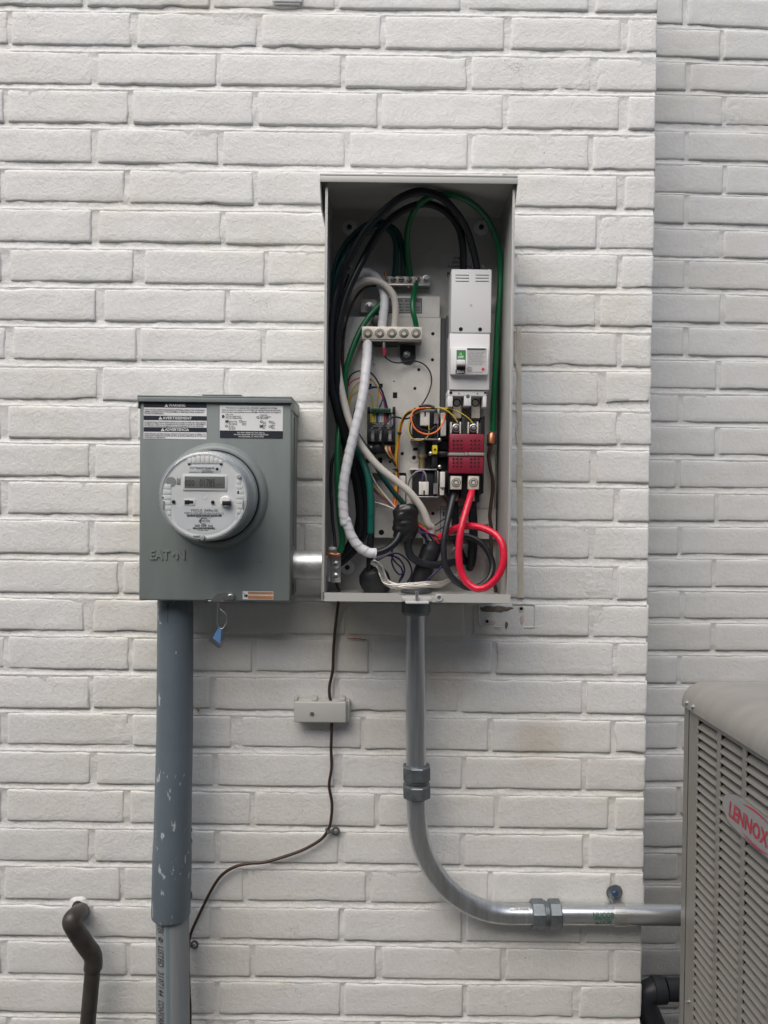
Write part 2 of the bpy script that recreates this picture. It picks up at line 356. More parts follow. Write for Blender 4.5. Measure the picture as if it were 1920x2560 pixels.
# ================================================================== brick walls
def n3(x, y, z): return noise.noise(Vector((x, y, z)))
def brick_mesh(x0, x1, zb, zt, seed, T, depth=.05, off=0.0, chip=1.0, step=.009):
    """zb, zt: functions of x. Rounded, uneven face; local coords (x, y, z) -> T"""
    edge = [0.0, .0004, .0016, .0045]
    edge_top = [0.0, .0009, .0028, .0060]
    def axis(L, top=edge):
        n = max(2, int((L - .009) / step)); return edge + [.0045 + (L - .0045 - top[3]) * i / n for i in range(1, n)] + [L - e for e in reversed(top)]
    ax = axis(x1 - x0); az = axis(min(zt(x0) - zb(x0), zt(x1) - zb(x1)), edge_top)
    nx, nz = len(ax), len(az); H0 = az[-1]; prof = {0: .008, 1: .0024, 2: .0007, 3: .0}
    vs = []; fs = []
    tx, tz = random.uniform(-.004, .004), random.uniform(-.010, .014)
    for j in range(nz):
        ez = min(j, nz - 1 - j)
        for i in range(nx):
            ex = min(i, nx - 1 - i); x = x0 + ax[i]; fz = az[j] / H0
            z = zb(x) + (zt(x) - zb(x)) * fz
            r = prof.get(min(ex, ez), 0.0)
            if ex < 3 and ez < 3: r += .0008
            y = r + off + tx * (ax[i] - .12) + tz * (az[j] - .033)
            y += .0011 * n3(x * 9, z * 9, seed) + .0007 * n3(x * 34, z * 34, seed + 5) + .00035 * n3(x * 110, z * 110, seed)
            # wandering arrises
            wob = .0017 * n3(x * 20, z * 20, seed + 9) + .0012 * n3(x * 75, z * 75, seed + 3)
            c = max(0, n3(x * 13, z * 13, seed + 21) - .36) * .018 * chip
            if ex < 4: x += (wob + c) * (1 if i < nx / 2 else -1) * (1 - ex / 4)
            if ez < 4: z += (wob + c) * (1 if j < nz / 2 else -1) * (1 - ez / 4)
            vs.append((x, y, z))
    for j in range(nz - 1):
        for i in range(nx - 1): a = j * nx + i; fs.append((a, a + 1, a + nx + 1, a + nx))
    # skirt back into the wall
    ring = [i for i in range(nx)] + [j * nx + nx - 1 for j in range(1, nz)] + [(nz - 1) * nx + i for i in range(nx - 2, -1, -1)] + [j * nx for j in range(nz - 2, 0, -1)]
    k = len(vs); vs += [(vs[i][0], depth, vs[i][2]) for i in ring]; n = len(ring)
    for i in range(n): fs.append((ring[(i + 1) % n], ring[i], k + i, k + (i + 1) % n))
    return MB().add([T(*v) for v in vs], fs)
def mortar_mesh(xs, rows, T, y_head=.0022, seed=3.0):
    """rows: list top to bottom of (zb(x), zt(x)); one relief sheet whose bed joints slope out towards the brick below"""
    zs = []
    nr = len(rows)
    vs = []; fs = []
    fr = [(-.004, .0039), (.0, .0037), (.25, .0036), (.55, .0031), (.78, .0021), (.97, .0006), (1.06, .0009)]
    layers = []          # each: (function z(x), y)
    for k in range(nr):
        zb, zt = rows[k]
        for q in range(7): layers.append(((lambda x, zb=zb, zt=zt, q=q: zt(x) - .003 - (zt(x) - zb(x) - .003) * (q + .2) / 7.2), y_head))
        if k < nr - 1:
            zt2 = rows[k + 1][1]
            for t, y in fr:
                if t < 0: layers.append(((lambda x, zb=zb: zb(x) + .002), y))
                else: layers.append(((lambda x, zb=zb, zt2=zt2, t=t: zb(x) + (zt2(x) - zb(x)) * t), y))
    nx = len(xs)
    for fz, y0 in layers:
        for x in xs:
            z = fz(x); y = y0 + .0026 * n3(x * 11, z * 22, seed) + .0013 * n3(x * 55, z * 80, seed + 2) + .0008 * n3(x * 150, z * 170, seed)
            vs.append(T(x, max(.0002, y), z))
    for j in range(len(layers) - 1):
        for i in range(nx - 1): a = j * nx + i; fs.append((a, a + nx, a + nx + 1, a + 1))
    return MB().add(vs, fs)

# main wall: measured course lines (photo pixels at the left and right end), top and bottom of each brick course
tops_l = [-70, 26, 126, 220, 318, 421, 521, 620, 717, 815, 915, 1013, 1106, 1200, 1298.5, 1397.5, 1494, 1590, 1686, 1781, 1876, 1971, 2069, 2165, 2262, 2352, 2448, 2542]
bots_l = [12, 109, 207, 304, 403, 503, 602, 702, 799, 897.5, 998, 1095, 1190, 1285, 1381, 1480, 1576, 1671, 1769, 1860, 1957, 2054, 2151.5, 2247, 2340, 2433, 2531, 2626]
tops_r = [-54, 44, 144, 239, 338, 437, 538, 637, 735, 832, 929, 1029, 1126, 1221, 1318, 1417, 1514, 1608, 1704, 1802, 1896, 1993, 2089, 2184, 2280, 2376, 2466, 2562]
bots_r = [29, 127, 226, 324, 424, 521, 622, 720, 818, 916, 1012, 1113, 1207, 1303, 1400, 1500, 1594, 1690, 1785, 1884, 1978, 2076, 2169, 2264, 2361, 2458, 2547, 2645]
joints = [
 [211, 528, 842, (1161, 17), (1481, 17)],
 [23, (334.5, 14), 649, 957.6, (1269.6, 16), (1562, 15)],
 [(236, 14), 546, 858, 1173, (1485.5, 15)],
 [13, 325, 638, 949, 1263, (1560, 22)],
 [(236, 14), 551.5, (868, 12), 1174, 1478],
 [5, (317, 13), 638, 950, 1263, (1553, 18)],
 [(237, 18), 557, 870, 1175, (1495, 7)],
 [(13, 22), (347, 27), 665.5, 975, 1286, 1550],
 [(249, 20), 569, 885, 1200, 1495],
 [(22, 20), 345.5, 660, 975, 1280, 1549],
 [250, 567, 880, 1195, (1505, 17)],
 [(9, 20), (334.5, 15), 650, 965, 1284, (1549, 6)],
 [(230, 15), 550, 865, 1180, (1484, 13)],
 [(10, 17), 325, 640, 955, 1270, 1541.6],
 [(228.6, 13), 440, 755, 1070, 1480],
 [301, 616, 930, 1240, 1540],
 [(220, 23), 535, (866, 6), (1172, 20), 1479],
 [14.5, 326, 634, 926, 1235, 1540],
 [227, 532, 842, 1150, 1462],
 [(10, 15), 325, (591, 27), 908, 1226, 1533],
 [(233, 13), 538, (845, 20), 1160, 1461],
 [(9, 15), (317, 16), 632.5, 943, 1242, (1530, 17)],
 [(229, 15), 543, (853.6, 14), 1157, (1466, 15)],
 [5, 304, 613, 921, 1226, 1533],
 [226, (537, 23), 853.6, 1160, 1460],
 [(9, 15), 320, 631, (946, 13), 1259, 1530],
 [232, 541, 856.5, 1162.5, (1441, 15)],
 [22, 318, 630, 945, 1250, 1540]]
CORNER = .5226
wall = thing('brick_wall', 'white painted brick wall that carries the meter and the open panel', 'wall', (0, 0.05, 0))
def line(ul, vl, ur, vr):
    a, b = P(ul, vl), P(ur, vr); k = (b.z - a.z) / (b.x - a.x); return lambda x, a=a, k=k: a.z + k * (x - a.x)
rowsf = []; rowj = []
for k in range(28):
    rowsf.append((line(10, bots_l[k], 1635, bots_r[k]), line(10, tops_l[k], 1635, tops_r[k])))
    vm = (bots_l[k] + tops_l[k] + bots_r[k] + tops_r[k]) / 4; js = []
    for j in joints[k]:
        uj, wj = j if isinstance(j, tuple) else (j, 10)
        js.append((P(uj, vm).x, wj * 1.512 / F))
    L0 = js[0][0]
    while L0 > -1.0: L0 -= .245; js.insert(0, (L0, .008))
    rowj.append(js)
def shifted(f, dz): return lambda x: f(x) + dz
for q in range(3):                       # courses just above the frame
    rowsf.insert(0, tuple(shifted(f, .0762) for f in rowsf[0])); rowj.insert(0, rowj[1])
while rowsf[-1][0](0) > .05:             # courses down to the ground
    rowsf.append(tuple(shifted(f, -.0756) for f in rowsf[-1])); rowj.append(rowj[-2])
Tid = lambda x, y, z: (x, y, z)
XL = -1.02
for k, (zb, zt) in enumerate(rowsf):
    js = rowj[k]; start = XL
    for xj, wj in js + [(CORNER + .004, 0)]:
        e0, e1 = start, (xj - wj / 2)
        if xj > CORNER: e1 = CORNER + random.uniform(-.0025, .002)
        start = xj + wj / 2
        if e1 - e0 < .02 or e0 < XL - .3: continue
        dj = lambda f, q: (lambda x, f=f, q=q: f(x) + q)
        last = xj > CORNER
        mb = brick_mesh(e0, e1, dj(zb, random.uniform(-.0012, .0012)), dj(zt, random.uniform(-.0012, .0012)), k * 13.7 + e0 * 31, Tid,
                        depth=(.11 if last else .03), off=random.uniform(-.0007, .0009), chip=1.5 if last else 1.0)
        link('brick', mb, 'brick', wall, angle=60)
xs = [XL + (CORNER - .003 - XL) * i / 330 for i in range(331)]
link('mortar', mortar_mesh(xs, rowsf, Tid), 'mortar', wall, angle=80)
link('wall_core', MB().box(XL, CORNER - .006, .014, .268, 0, rowsf[0][1](0) - .002), 'mortar', wall)

# recessed wall to the right: a quarter metre further back and turned two degrees
TH = R(2.1); RP = Vector((CORNER, .268, 0)); RX = Vector((math.cos(TH), math.sin(TH), 0)); RN = Vector((-math.sin(TH), math.cos(TH), 0))
Tr = lambda x, y, z: tuple(RP + RX * x + RN * y + Zu * z)
def Prec(u, v): q = Pplane(u, v, RP, RN); return ((q - RP).dot(RX), q.z)
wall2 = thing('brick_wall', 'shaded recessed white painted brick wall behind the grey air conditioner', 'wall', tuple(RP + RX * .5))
rb = [61, 142, 226, 308, 399, 480, 558, 642, 721, 805, 889, 971, 1054, 1136, 1219, 1302, 1386, 1467, 1546, 1627, 1709, 1789, 1873, 1955, 2036, 2117, 2201, 2282, 2360, 2441, 2522]
rj = [1714, 1805, 1721, 1812, 1718, 1812, 1716, 1804, 1718, 1808, 1715, 1795, 1702, 1794, 1695, 1792, 1700, 1786, 1706, 1783, 1698, 1787, 1701, 1790, 1698, 1785, 1700, 1790, 1698, 1788, 1700]
zbs = [Prec(1712, v)[1] for v in rb]
rows2 = []; rj2 = []
for k in range(-3, len(rb) + 4):
    if k < 0: z0 = zbs[0] - k * .0762; j0 = Prec(rj[k % 2], rb[0])[0]
    elif k >= len(rb): z0 = zbs[-1] - (k - len(rb) + 1) * .0755; j0 = Prec(rj[20 + k % 2], 2400)[0]
    else: z0 = zbs[k]; j0 = Prec(rj[k], rb[k] - 30)[0]
    if z0 < .02: break
    h = .0650 + random.uniform(-.001, .001)
    rows2.append(((lambda x, z0=z0: z0), (lambda x, z0=z0, h=h: z0 + h))); rj2.append(j0)
for k, (zb, zt) in enumerate(rows2):
    x = rj2[k]
    while x > .06: x -= .247
    while x < 1.25:
        wj = random.uniform(.007, .011); a = x + wj / 2; b = x + .247 - wj / 2
        dj = lambda f, q: (lambda x, f=f, q=q: f(x) + q)
        link('brick', brick_mesh(a, b, dj(zb, random.uniform(-.001, .001)), dj(zt, random.uniform(-.001, .001)), 400 + k * 7.3 + x * 17, Tr, depth=.03, off=random.uniform(-.001, .0012), chip=.4), 'brick_shade', wall2, angle=60)
        x += .247
xs2 = [-.1 + 1.45 * i / 260 for i in range(261)]
link('mortar', mortar_mesh(xs2, rows2, Tr, seed=9.0), 'mortar_shade', wall2, angle=80)
link('wall_core', MB().box(-.1, 1.35, .016, .15, 0, rows2[0][1](0) - .002).xf(lambda v: Tr(*v)), 'mortar_shade', wall2)
# ================================================================== meter socket box (left)
DM = .128                                             # depth of the meter box front
mo = P(*ZD(710, 1765), .06)
mbx = thing('meter_box', 'grey green steel meter socket box with round electricity meter on its front', 'meter box', (mo.x, -.06, mo.z))
a = Q(ZD, 90, 1000, DM); b = Q(ZD, 1323, 1000, DM); t = Q(ZD, 700, 140, DM); u = Q(ZD, 700, 1766, DM)
link('housing', MB().box(a.x + .003, b.x - .003, -DM + .012, -.004, u.z + .003, t.z - .001, .002), 'greybox', mbx)
cov = link('cover', MB().box(a.x, b.x, -DM, -DM + .024, u.z, t.z - .0005, .0035, 3), 'greybox', mbx)
ht = Q(ZD, 700, 96, DM + .006); hb = Q(ZD, 700, 148, DM + .006); hl = Q(ZD, 74, 120, DM + .006); hr = Q(ZD, 1331, 120, DM + .006)
hd = MB().box(hl.x, hr.x, -DM - .006, -.006, ht.z - .003, ht.z, .001); hd.box(hl.x, hr.x, -DM - .006, -DM - .0035, hb.z, ht.z - .0032, .0008)
for x in (hl.x, hr.x - .0022): hd.box(x, x + .0022, -DM - .0033, -.008, hb.z - .012, ht.z - .0032, .0006)
link('rain_hood', hd, 'greybox', mbx)
link('hub_plate', pb(MB(), ZD, 600, 84, 920, 94, .03, .10, .002), 'greybox', mbx)
link('side_seam', MB().box(b.x - .0032, b.x - .0008, -.062, -.060, u.z + .004, t.z - .02), 'greybox', mbx)
# raised collar and meter
R0 = .0905
mc = Q(ZD, 710, 911, DM); mc.y = -DM
link('collar', MB().lathe(mc, (0, -1, 0), [(R0 + .006, -.002), (R0 + .003, .004), (R0 - .001, .0105), (R0 - .006, .0125), (R0 - .012, .012), (R0 - .013, -.002)], 72), 'greybox', mbx)
DF = .222
fc = Q(ZD, 610, 912, DF); RF = mm(3.252, 378, DF)
met = thing('electricity_meter', 'round electricity meter with pale face and clear domed cover on grey box', 'meter', (mc.x, mc.y, mc.z - RF))
ax0 = Vector((mc.x, 0, mc.z))
def ring(mb, prof, seg=72): return mb.lathe((mc.x, -DM, mc.z), (0, -1, 0), prof, seg, cap=False)
RBm = RF * 1.04
link('base', MB().lathe((mc.x, -DM, mc.z), (0, -1, 0), [(RBm, .001), (RBm, .016), (RBm - .003, .020), (RBm - .006, .022)], 72), 'meterside', met)
link('gasket', MB().lathe((mc.x, -DM, mc.z), (0, -1, 0), [(RBm + .0012, .0155), (RBm + .0012, .018), (RBm - .004, .0185)], 72), 'blackplastic', met)
link('inner_shell', MB().lathe((mc.x, -DM, mc.z), (0, -1, 0), [(RF - .007, .020), (RF - .007, DF - DM - .008)], 72), 'meterside', met)
L_ = DF - DM
cvm = link('cover', ring(MB(), [(RBm - .002, .018), (RF + .0015, .028), (RF, .05), (RF - .0005, L_ - .012), (RF - .002, L_ - .005), (RF - .006, L_ - .001), (RF - .013, L_), (RF - .022, L_ - .001), (0.0001, L_ - .001)]), 'clear', met)
fd = DF - .006                                         # the face plate lies just under the cover
RFp = RF - .0055
facep = link('face_plate', MB().lathe((mc.x, -DM, mc.z), (0, -1, 0), [(RFp, L_ - .011), (RFp, L_ - .007), (RFp - .001, L_ - .006), (RFp - .004, L_ - .006), (RFp - .0045, L_ - .0068), (RFp - .010, L_ - .0068), (0.0001, L_ - .0068)], 72), 'face', met)
fd = DF - .0068
link('rim_ring', MB().lathe((mc.x, -DM, mc.z), (0, -1, 0), [(RFp + .001, L_ - .012), (RFp + .001, L_ - .0045), (RFp - .0018, L_ - .0045), (RFp - .0018, L_ - .012)], 72), 'lab_pale', met)
E_ = .0006
def fbox(name, m, x0, y0, x1, y1, t, par=facep, bev=.0004): return B(name, m, par, ZD, x0, y0, x1, y1, fd - .0005, fd + t, bev)
fbox('display_bezel', 'face', 443, 738, 804, 866, .0022, bev=.0012)
scr = fbox('display', 'lcd', 460, 752, 788, 848, .0026)
tm = MB(); ptext(tm, '020', ZD, 500, 803, fd + .0030, 48, 3.252, 80); ptext(tm, '01785', ZD, 645, 803, fd + .0030, 62, 3.252, 125); ptext(tm, 'kwh', ZD, 738, 815, fd + .0030, 12, 3.252, 40)
link('digits', tm, 'lcdink', facep)
fbox('port', 'face_d', 395, 765, 428, 820, .0004)
pc = Q(ZD, 352, 795, fd); link('port', MB().cyl((pc.x, -fd + .0005, pc.z), (pc.x, -fd - .0006, pc.z), mm(3.252, 40, fd), seg=28), 'face_d', facep)
fbox('plate_label', 'lab_white', 494, 662, 755, 724, .0003)
tm = MB(); ptext(tm, 'GRIDSTREAM RF', ZD, 628, 684, fd + .0007, 15, 3.252, 150, bold=.012); ptext(tm, '90400601', ZD, 640, 701, fd + .0007, 10, 3.252, 70)
for (x, y, w) in ((530, 674, 56), (520, 686, 36), (540, 716, 80)): pb(tm, ZD, x - w / 2, y, x + w / 2, y + 2.5, fd, fd + .0006)
dc = Q(ZD, 725, 692, fd); tm.cyl((dc.x, -fd, dc.z), (dc.x, -fd - .0006, dc.z), mm(3.252, 12, fd), seg=16)
for i in range(32): pb(tm, ZD, 596 + i * 3.1, 711, 596 + i * 3.1 + random.choice((1, 2)), 721, fd, fd + .0006)
link('lettering', tm, 'ink', facep)
# lower name plate, cut round like the face
pl = []
cxz, czz = mc.x, mc.z
rr = RFp - .0085
p0 = Q(ZD, 372, 993, fd); p1 = Q(ZD, 872, 993, fd); p2 = Q(ZD, 372, 1090, fd)
poly = [Vector((p0.x, 0, p0.z)), Vector((p1.x, 0, p0.z)), Vector((p1.x, 0, p2.z))]
angs = np.linspace(-.62, -math.pi + .62, 30)
poly += [Vector((cxz + rr * math.cos(q), 0, czz + rr * math.sin(q))) for q in angs if p0.x < cxz + rr * math.cos(q) < p1.x] + [Vector((p0.x, 0, p2.z))]
link('name_plate', MB().prism(poly, fd - .0003, fd + .0004), 'lab_white', facep, smooth=False)
tm = MB(); e = fd + .0009
ptext(tm, 'FOCUS  AXRe-SD', ZD, 624, 1027, e, 19, 3.252, 218, bold=.008); ptext(tm, 'FORM 2S CL200 240V 3W 60Hz TA=30 Kh 7.2', ZD, 618, 1051, e, 15, 3.252, 318)
for i in range(70):
    x = 478 + i * 4.07; pb(tm, ZD, x, 1061, x + random.choice((1.2, 2.4)), 1079, fd, e)
ptext(tm, '*90400601ANCOR9*', ZD, 620, 1086, e, 7, 3.252, 130); ptext(tm, 'ONCOR', ZD, 621, 1114, e, 22, 3.252, 94); ptext(tm, '205 034 106', ZD, 616, 1152, e, 17, 3.252, 150, bold=.014)
for i in range(44):
    x = 528 + i * 4.07; pb(tm, ZD, x, 1165, x + random.choice((1.2, 2.4)), 1181, fd, e)
ptext(tm, 'Landis+Gyr', ZD, 610, 1189, e, 10, 3.252, 88, bold=.01)
for x in (498, 710): ptext(tm, '2012', ZD, x, 1183, e, 6, 3.252, 22)
arc_ = [Q(ZD, 618 + 34 * math.cos(q), 1114 - 24 * math.sin(q), e) for q in np.linspace(.7, 5.2, 20)]
tm.sweep(arc_, .0004, 5)
link('lettering', tm, 'ink', facep)
for x, y, r in ((372, 958, 15), (690, 962, 15)):
    c = Q(ZD, x, y, fd); link('button', MB().cyl((c.x, -fd, c.z), (c.x, -fd - .003, c.z), mm(3.252, r, fd), mm(3.252, r * .85, fd), 16), 'blackplastic', facep)
fbox('optical_port', 'face', 455, 936, 545, 986, .0012, bev=.0006)
fbox('optical_port', 'blackplastic', 459, 944, 500, 978, .0018); fbox('optical_port', 'blackplastic', 500, 948, 530, 972, .0018)
c = Q(ZD, 797, 955, fd); link('reset_knob', MB().lathe((c.x, -fd, c.z), (0, -1, 0), [(mm(3.252, 46, fd), 0), (mm(3.252, 44, fd), .006), (mm(3.252, 36, fd), .009)], 24), 'face', facep)
fbox('reset_slot', 'blackplastic', 762, 948, 832, 990, .010, bev=.002)
c = Q(ZD, 625, 912, fd); link('sensor', MB().lathe((c.x, -fd, c.z), (0, -1, 0), [(mm(3.252, 26, fd), -.0002), (mm(3.252, 25, fd), .0006), (mm(3.252, 22, fd), .0006), (mm(3.252, 21, fd), .0001)], 24), 'face', facep)
# ribs moulded round the edge of the face
for k in range(8):
    x = 484 + k * 36
    fbox('rib', 'face', x, 912 - math.sqrt(338 ** 2 - max(abs(x - 610), abs(x + 33 - 610)) ** 2) + 4, x + 33, 645, .0012, bev=.0005)
for k in range(7):
    y = 815 + k * 43
    fbox('rib', 'face', min(340, 610 - math.sqrt(338 ** 2 - max(abs(y - 912), abs(y + 39 - 912)) ** 2) + 4), y, 348, y + 39, .0012, bev=.0005)
for k in range(8):
    y = 778 + k * 40
    fbox('rib', 'face', 880, y, max(884, 610 + math.sqrt(338 ** 2 - max(abs(y - 912), abs(y + 36 - 912)) ** 2) - 4), y + 36, .0012, bev=.0005)
for (x0, y0, x1, y1) in ((486, 646, 506, 657), (745, 647, 768, 658), (888, 868, 902, 893), (279, 916, 290, 930)): fbox('slot', 'blackplastic', x0, y0, x1, y1, .0015)
for (x0, y0, x1, y1) in ((284, 950, 294, 1020), (932, 945, 942, 1020), (530, 1232, 590, 1242)): fbox('slot', 'face_d', x0, y0, x1, y1, .0030)
c = Q(ZD, 603, 1253, DF); link('seal_screw', MB().lathe((c.x, -DF + .006, c.z), (0, -1, 0), [(.0045, 0), (.0043, .006), (.003, .0075)], 16), 'face_d', met)
c = Q(ZD, 907, 750, fd); link('seal_screw', MB().lathe((c.x, -fd, c.z), (0, -1, 0), [(.0045, 0), (.0042, .003), (.003, .004)], 16), 'lab_pale', met)
# embossed maker's name on the box
tm = MB(); q = Q(ZD, 322, 1385, DM)
text(tm, 'EAT', Q(ZD, 180, 1386, DM + .0002), X_, Zu, mm(3.252, 74, DM), mm(3.252, 160, DM), 'L', bold=.03)
text(tm, 'N', Q(ZD, 392, 1386, DM + .0002), X_, Zu, mm(3.252, 74, DM), mm(3.252, 72, DM), 'L', bold=.03)
k = len(tm.v); n0 = len(tm.f); tm.v += [v + Vector((0, -.0016, 0)) for v in tm.v]; fr_ = [tuple(i + k for i in f) for f in tm.f]
from collections import Counter
ec = Counter(); ed = {}
for f in tm.f[:n0]:
    for i in range(len(f)): e2 = (f[i], f[(i + 1) % len(f)]); ec[tuple(sorted(e2))] += 1; ed[tuple(sorted(e2))] = e2
tm.f = fr_ + [(ed[q2][0], ed[q2][1], ed[q2][1] + k, ed[q2][0] + k) for q2, n in ec.items() if n == 1]
dd = Q(ZD, 368, 1386, DM); tm.lathe((dd.x, -DM, dd.z), (0, -1, 0), [(mm(3.252, 14, DM), 0), (mm(3.252, 12, DM), .0016)], 20)
link('embossed_name', tm, 'greybox', cov, angle=25)
# labels on the cover
def label_part(par, name, m, z, x0, y0, x1, y1, d, t=.0004): return B(name, m, par, z, x0, y0, x1, y1, d - .0004, d + t)
lb = label_part(mbx, 'warning_label', 'lab_white', ZM, 80, 74, 732, 446, DM)
bands = MB(); r_ = .004
for (y0, y1) in ((74, 120), (206, 252), (326, 372)): pb(bands, ZM, 80, y0, 732, y1, DM, DM + .0007)
link('band', bands, 'navy', lb)
tw = MB(); tk = MB(); e = DM + .0011; e2 = DM + .0009
for s_, x, y, w_ in (('WARNING', 425, 97, 172), ('AVERTISSEMENT', 428, 228, 302), ('ADVERTENCIA', 425, 348, 250)):
    ptext(tw, s_, ZM, x, y, e, 27, 4.1475, w_, bold=.02); xa = x - w_ / 2 - 24
    tri = [Q(ZM, xa - 20, y + 16, e), Q(ZM, xa + 20, y + 16, e), Q(ZM, xa, y - 18, e)]; tw.add(tri, [(0, 1, 2)])
    ptext(tk, '!', ZM, xa, y + 4, e + .0003, 18, 4.1475)
for s_, y in (('SHOCK HAZARD EXISTS IF GROUNDING ELECTRODE CONDUCTOR OR BONDING', 141), ('JUMPER CONNECTION IN THIS EQUIPMENT IS REMOVED WHILE ALTERNATE', 162), ('SOURCE IS ENERGIZED.', 181),
              ('LE RISQUE D\'ELECTROCUTION EXISTE SI LE CONDUCTEUR DE L\'ELECTRODE', 270), ('DE MISE A LA TERRE OU LA CONNEXION DU CONNECTEUR DE CET EQUIPEMENT', 289), ('EST ENLEVE LORSQUE L\'ALIMENTATION SECONDAIRE EST SOUS TENSION.', 309),
              ('EXISTE PELIGRO DE DESCARGA EL CONDUCTOR DE ELECTRODOS A TIERRA O EL', 390), ('PUENTE DE CONEXION DE ESTE EQUIPO SE RETIRA MIENTRAS SE ACTIVA LA', 409), ('FUENTE(S) ALTERNATIVA.', 428)):
    ptext(tk, s_, ZM, 88, y, e2, 13, 4.1475, min(635, len(s_) * 9.9), 'L', bold=.014)
link('lettering', tw, 'lab_white', lb); link('lettering', tk, 'ink', lb)
lb = label_part(mbx, 'generator_label', 'lab_white', ZM, 869, 101, 1522, 437, DM)
link('band', pb(MB(), ZM, 869, 360, 1522, 437, DM, DM + .0007), 'navy', lb)
tw = MB(); tk = MB()
for s_, y, w_ in (('This structure is equipped with a STANDBY GENERATOR SYSTEM', 124, 525), ('Cette structure est equipee d\'un SYSTEME DE GENERATRICE DE SECOURS', 146, 610), ('Esta estructura esta equipada con un SISTEMA GENERADOR DE RESERVA', 168, 610)):
    ptext(tk, s_, ZM, 1197, y, e2, 13, 4.1475, w_, bold=.014)
for s_, x, y, w_ in (('FUEL TYPE:', 928, 190, 80), ('TYPE DE CARBURANT:', 928, 209, 165), ('TIPO DE COMBUSTIBLE:', 928, 228, 172), ('LOCATION:', 1285, 197, 78), ('EMPLACEMENT:', 1285, 216, 115), ('UBICACION:', 1285, 233, 85),
                     ('Natural Gas', 960, 260, 88), ('Gaz naturel', 960, 278, 85), ('Gas Natural', 960, 294, 88), ('LP Gas', 962, 312, 52), ('Gaz de PL', 962, 328, 72), ('Gas GLP', 962, 343, 64), ('Diesel', 1100, 263, 42), ('Diesel', 1100, 280, 42), ('Diesel', 1100, 296, 42),
                     ('North', 1315, 268, 34), ('Nord', 1315, 284, 32), ('South', 1315, 302, 36), ('Sud', 1315, 318, 26), ('Sur', 1315, 334, 24), ('West', 1408, 268, 30), ('Ouest', 1408, 284, 36), ('Este', 1408, 302, 34), ('Est', 1408, 318, 24), ('Este', 1408, 334, 30)):
    ptext(tk, s_, ZM, x, y, e2, 11, 4.1475, w_, 'L', bold=.016)
for x, y in ((942, 262), (1298, 312)):
    for sgn in (-1, 1): tk.sweep([Q(ZM, x - 15, y - 12 * sgn, e2), Q(ZM, x + 15, y + 12 * sgn, e2)], .0009, 5)
for x, y in ((1083, 262), (938, 311), (1300, 266), (1391, 268), (1391, 316)):
    tk.sweep([Q(ZM, x + 14 * math.cos(q), y + 10 * math.sin(q), e2) for q in np.linspace(0, 2 * math.pi, 14)][:-1], .0003, 4, closed=True)
pb(tk, ZM, 893, 196, 910, 226, DM, e2); pb(tk, ZM, 913, 203, 917, 222, DM, e2)
tk.sweep([Q(ZM, 1264 + 15 * math.cos(q), 222 + 15 * math.sin(q), e2) for q in np.linspace(0, 2 * math.pi, 5)][:-1], .0004, 4, closed=True)
for s_, y, w_ in (('DO NOT REMOVE THIS DECAL', 380, 285), ('NE PAS ENLEVER CETTE ETIQUETTE', 401, 355), ('NO RETIRAR LA PEGATINA', 422, 262)): ptext(tw, s_, ZM, 1194, y, e, 13, 4.1475, w_, bold=.012)
link('lettering', tk, 'ink', lb); link('lettering', tw, 'lab_white', lb)
lb = label_part(mbx, 'hazard_sticker', 'lab_white', ZD, 932, 1686, 1181, 1752, DM)
sm = MB()
for (y0, y1) in ((1689, 1710), (1722, 1748)): pb(sm, ZD, 975, y0, 1178, y1, DM, DM + .0007)
link('band', sm, 'lab_orange', lb)
tk = MB(); ptext(tk, 'DANGER', ZD, 1075, 1699, e, 12, 3.252, 150); ptext(tk, 'HAZARDOUS VOLTAGE', ZD, 1075, 1716, e, 5, 3.252, 180); ptext(tk, 'PELIGRO', ZD, 1075, 1735, e, 12, 3.252, 120)
link('lettering', tk, 'bandgrey', lb)
tk = MB(); c = Q(ZD, 962, 1722, e); tk.cyl((c.x, -DM, c.z), (c.x, -e, c.z), mm(3.252, 11, DM), seg=14); tk.sweep([Q(ZD, 940, 1700, e), Q(ZD, 950, 1712, e), Q(ZD, 944, 1730, e)], .0005, 5); link('pictogram', tk, 'ink', lb)
# hasp and its slot
hp = [Q(ZD, x, y, DM) for x, y in ((678, 1762), (690, 1738), (740, 1697), (845, 1695), (868, 1708), (872, 1730), (855, 1752), (820, 1756), (760, 1757), (735, 1763))]
hasp = link('hasp', MB().prism(hp, DM + .001, DM + .004), 'steel', mbx, smooth=False)
c = Q(ZD, 839, 1724, DM); link('rivet', MB().lathe((c.x, -DM - .004, c.z), (0, -1, 0), [(.0062, 0), (.0058, .002), (.004, .0035), (.0018, .004)], 20), 'steel', hasp)
B('latch_slot', 'darkgap', mbx, ZD, 634, 1752, 780, 1764, DM - .002, DM + .0006)
B('latch_tongue', 'lab_white', mbx, ZD, 648, 1760, 778, 1767, DM - .004, DM + .003, .0006)
B('scuff', 'blackmetal', mbx, ZD, 1072, 1444, 1078, 1456, DM - .001, DM + .0003)

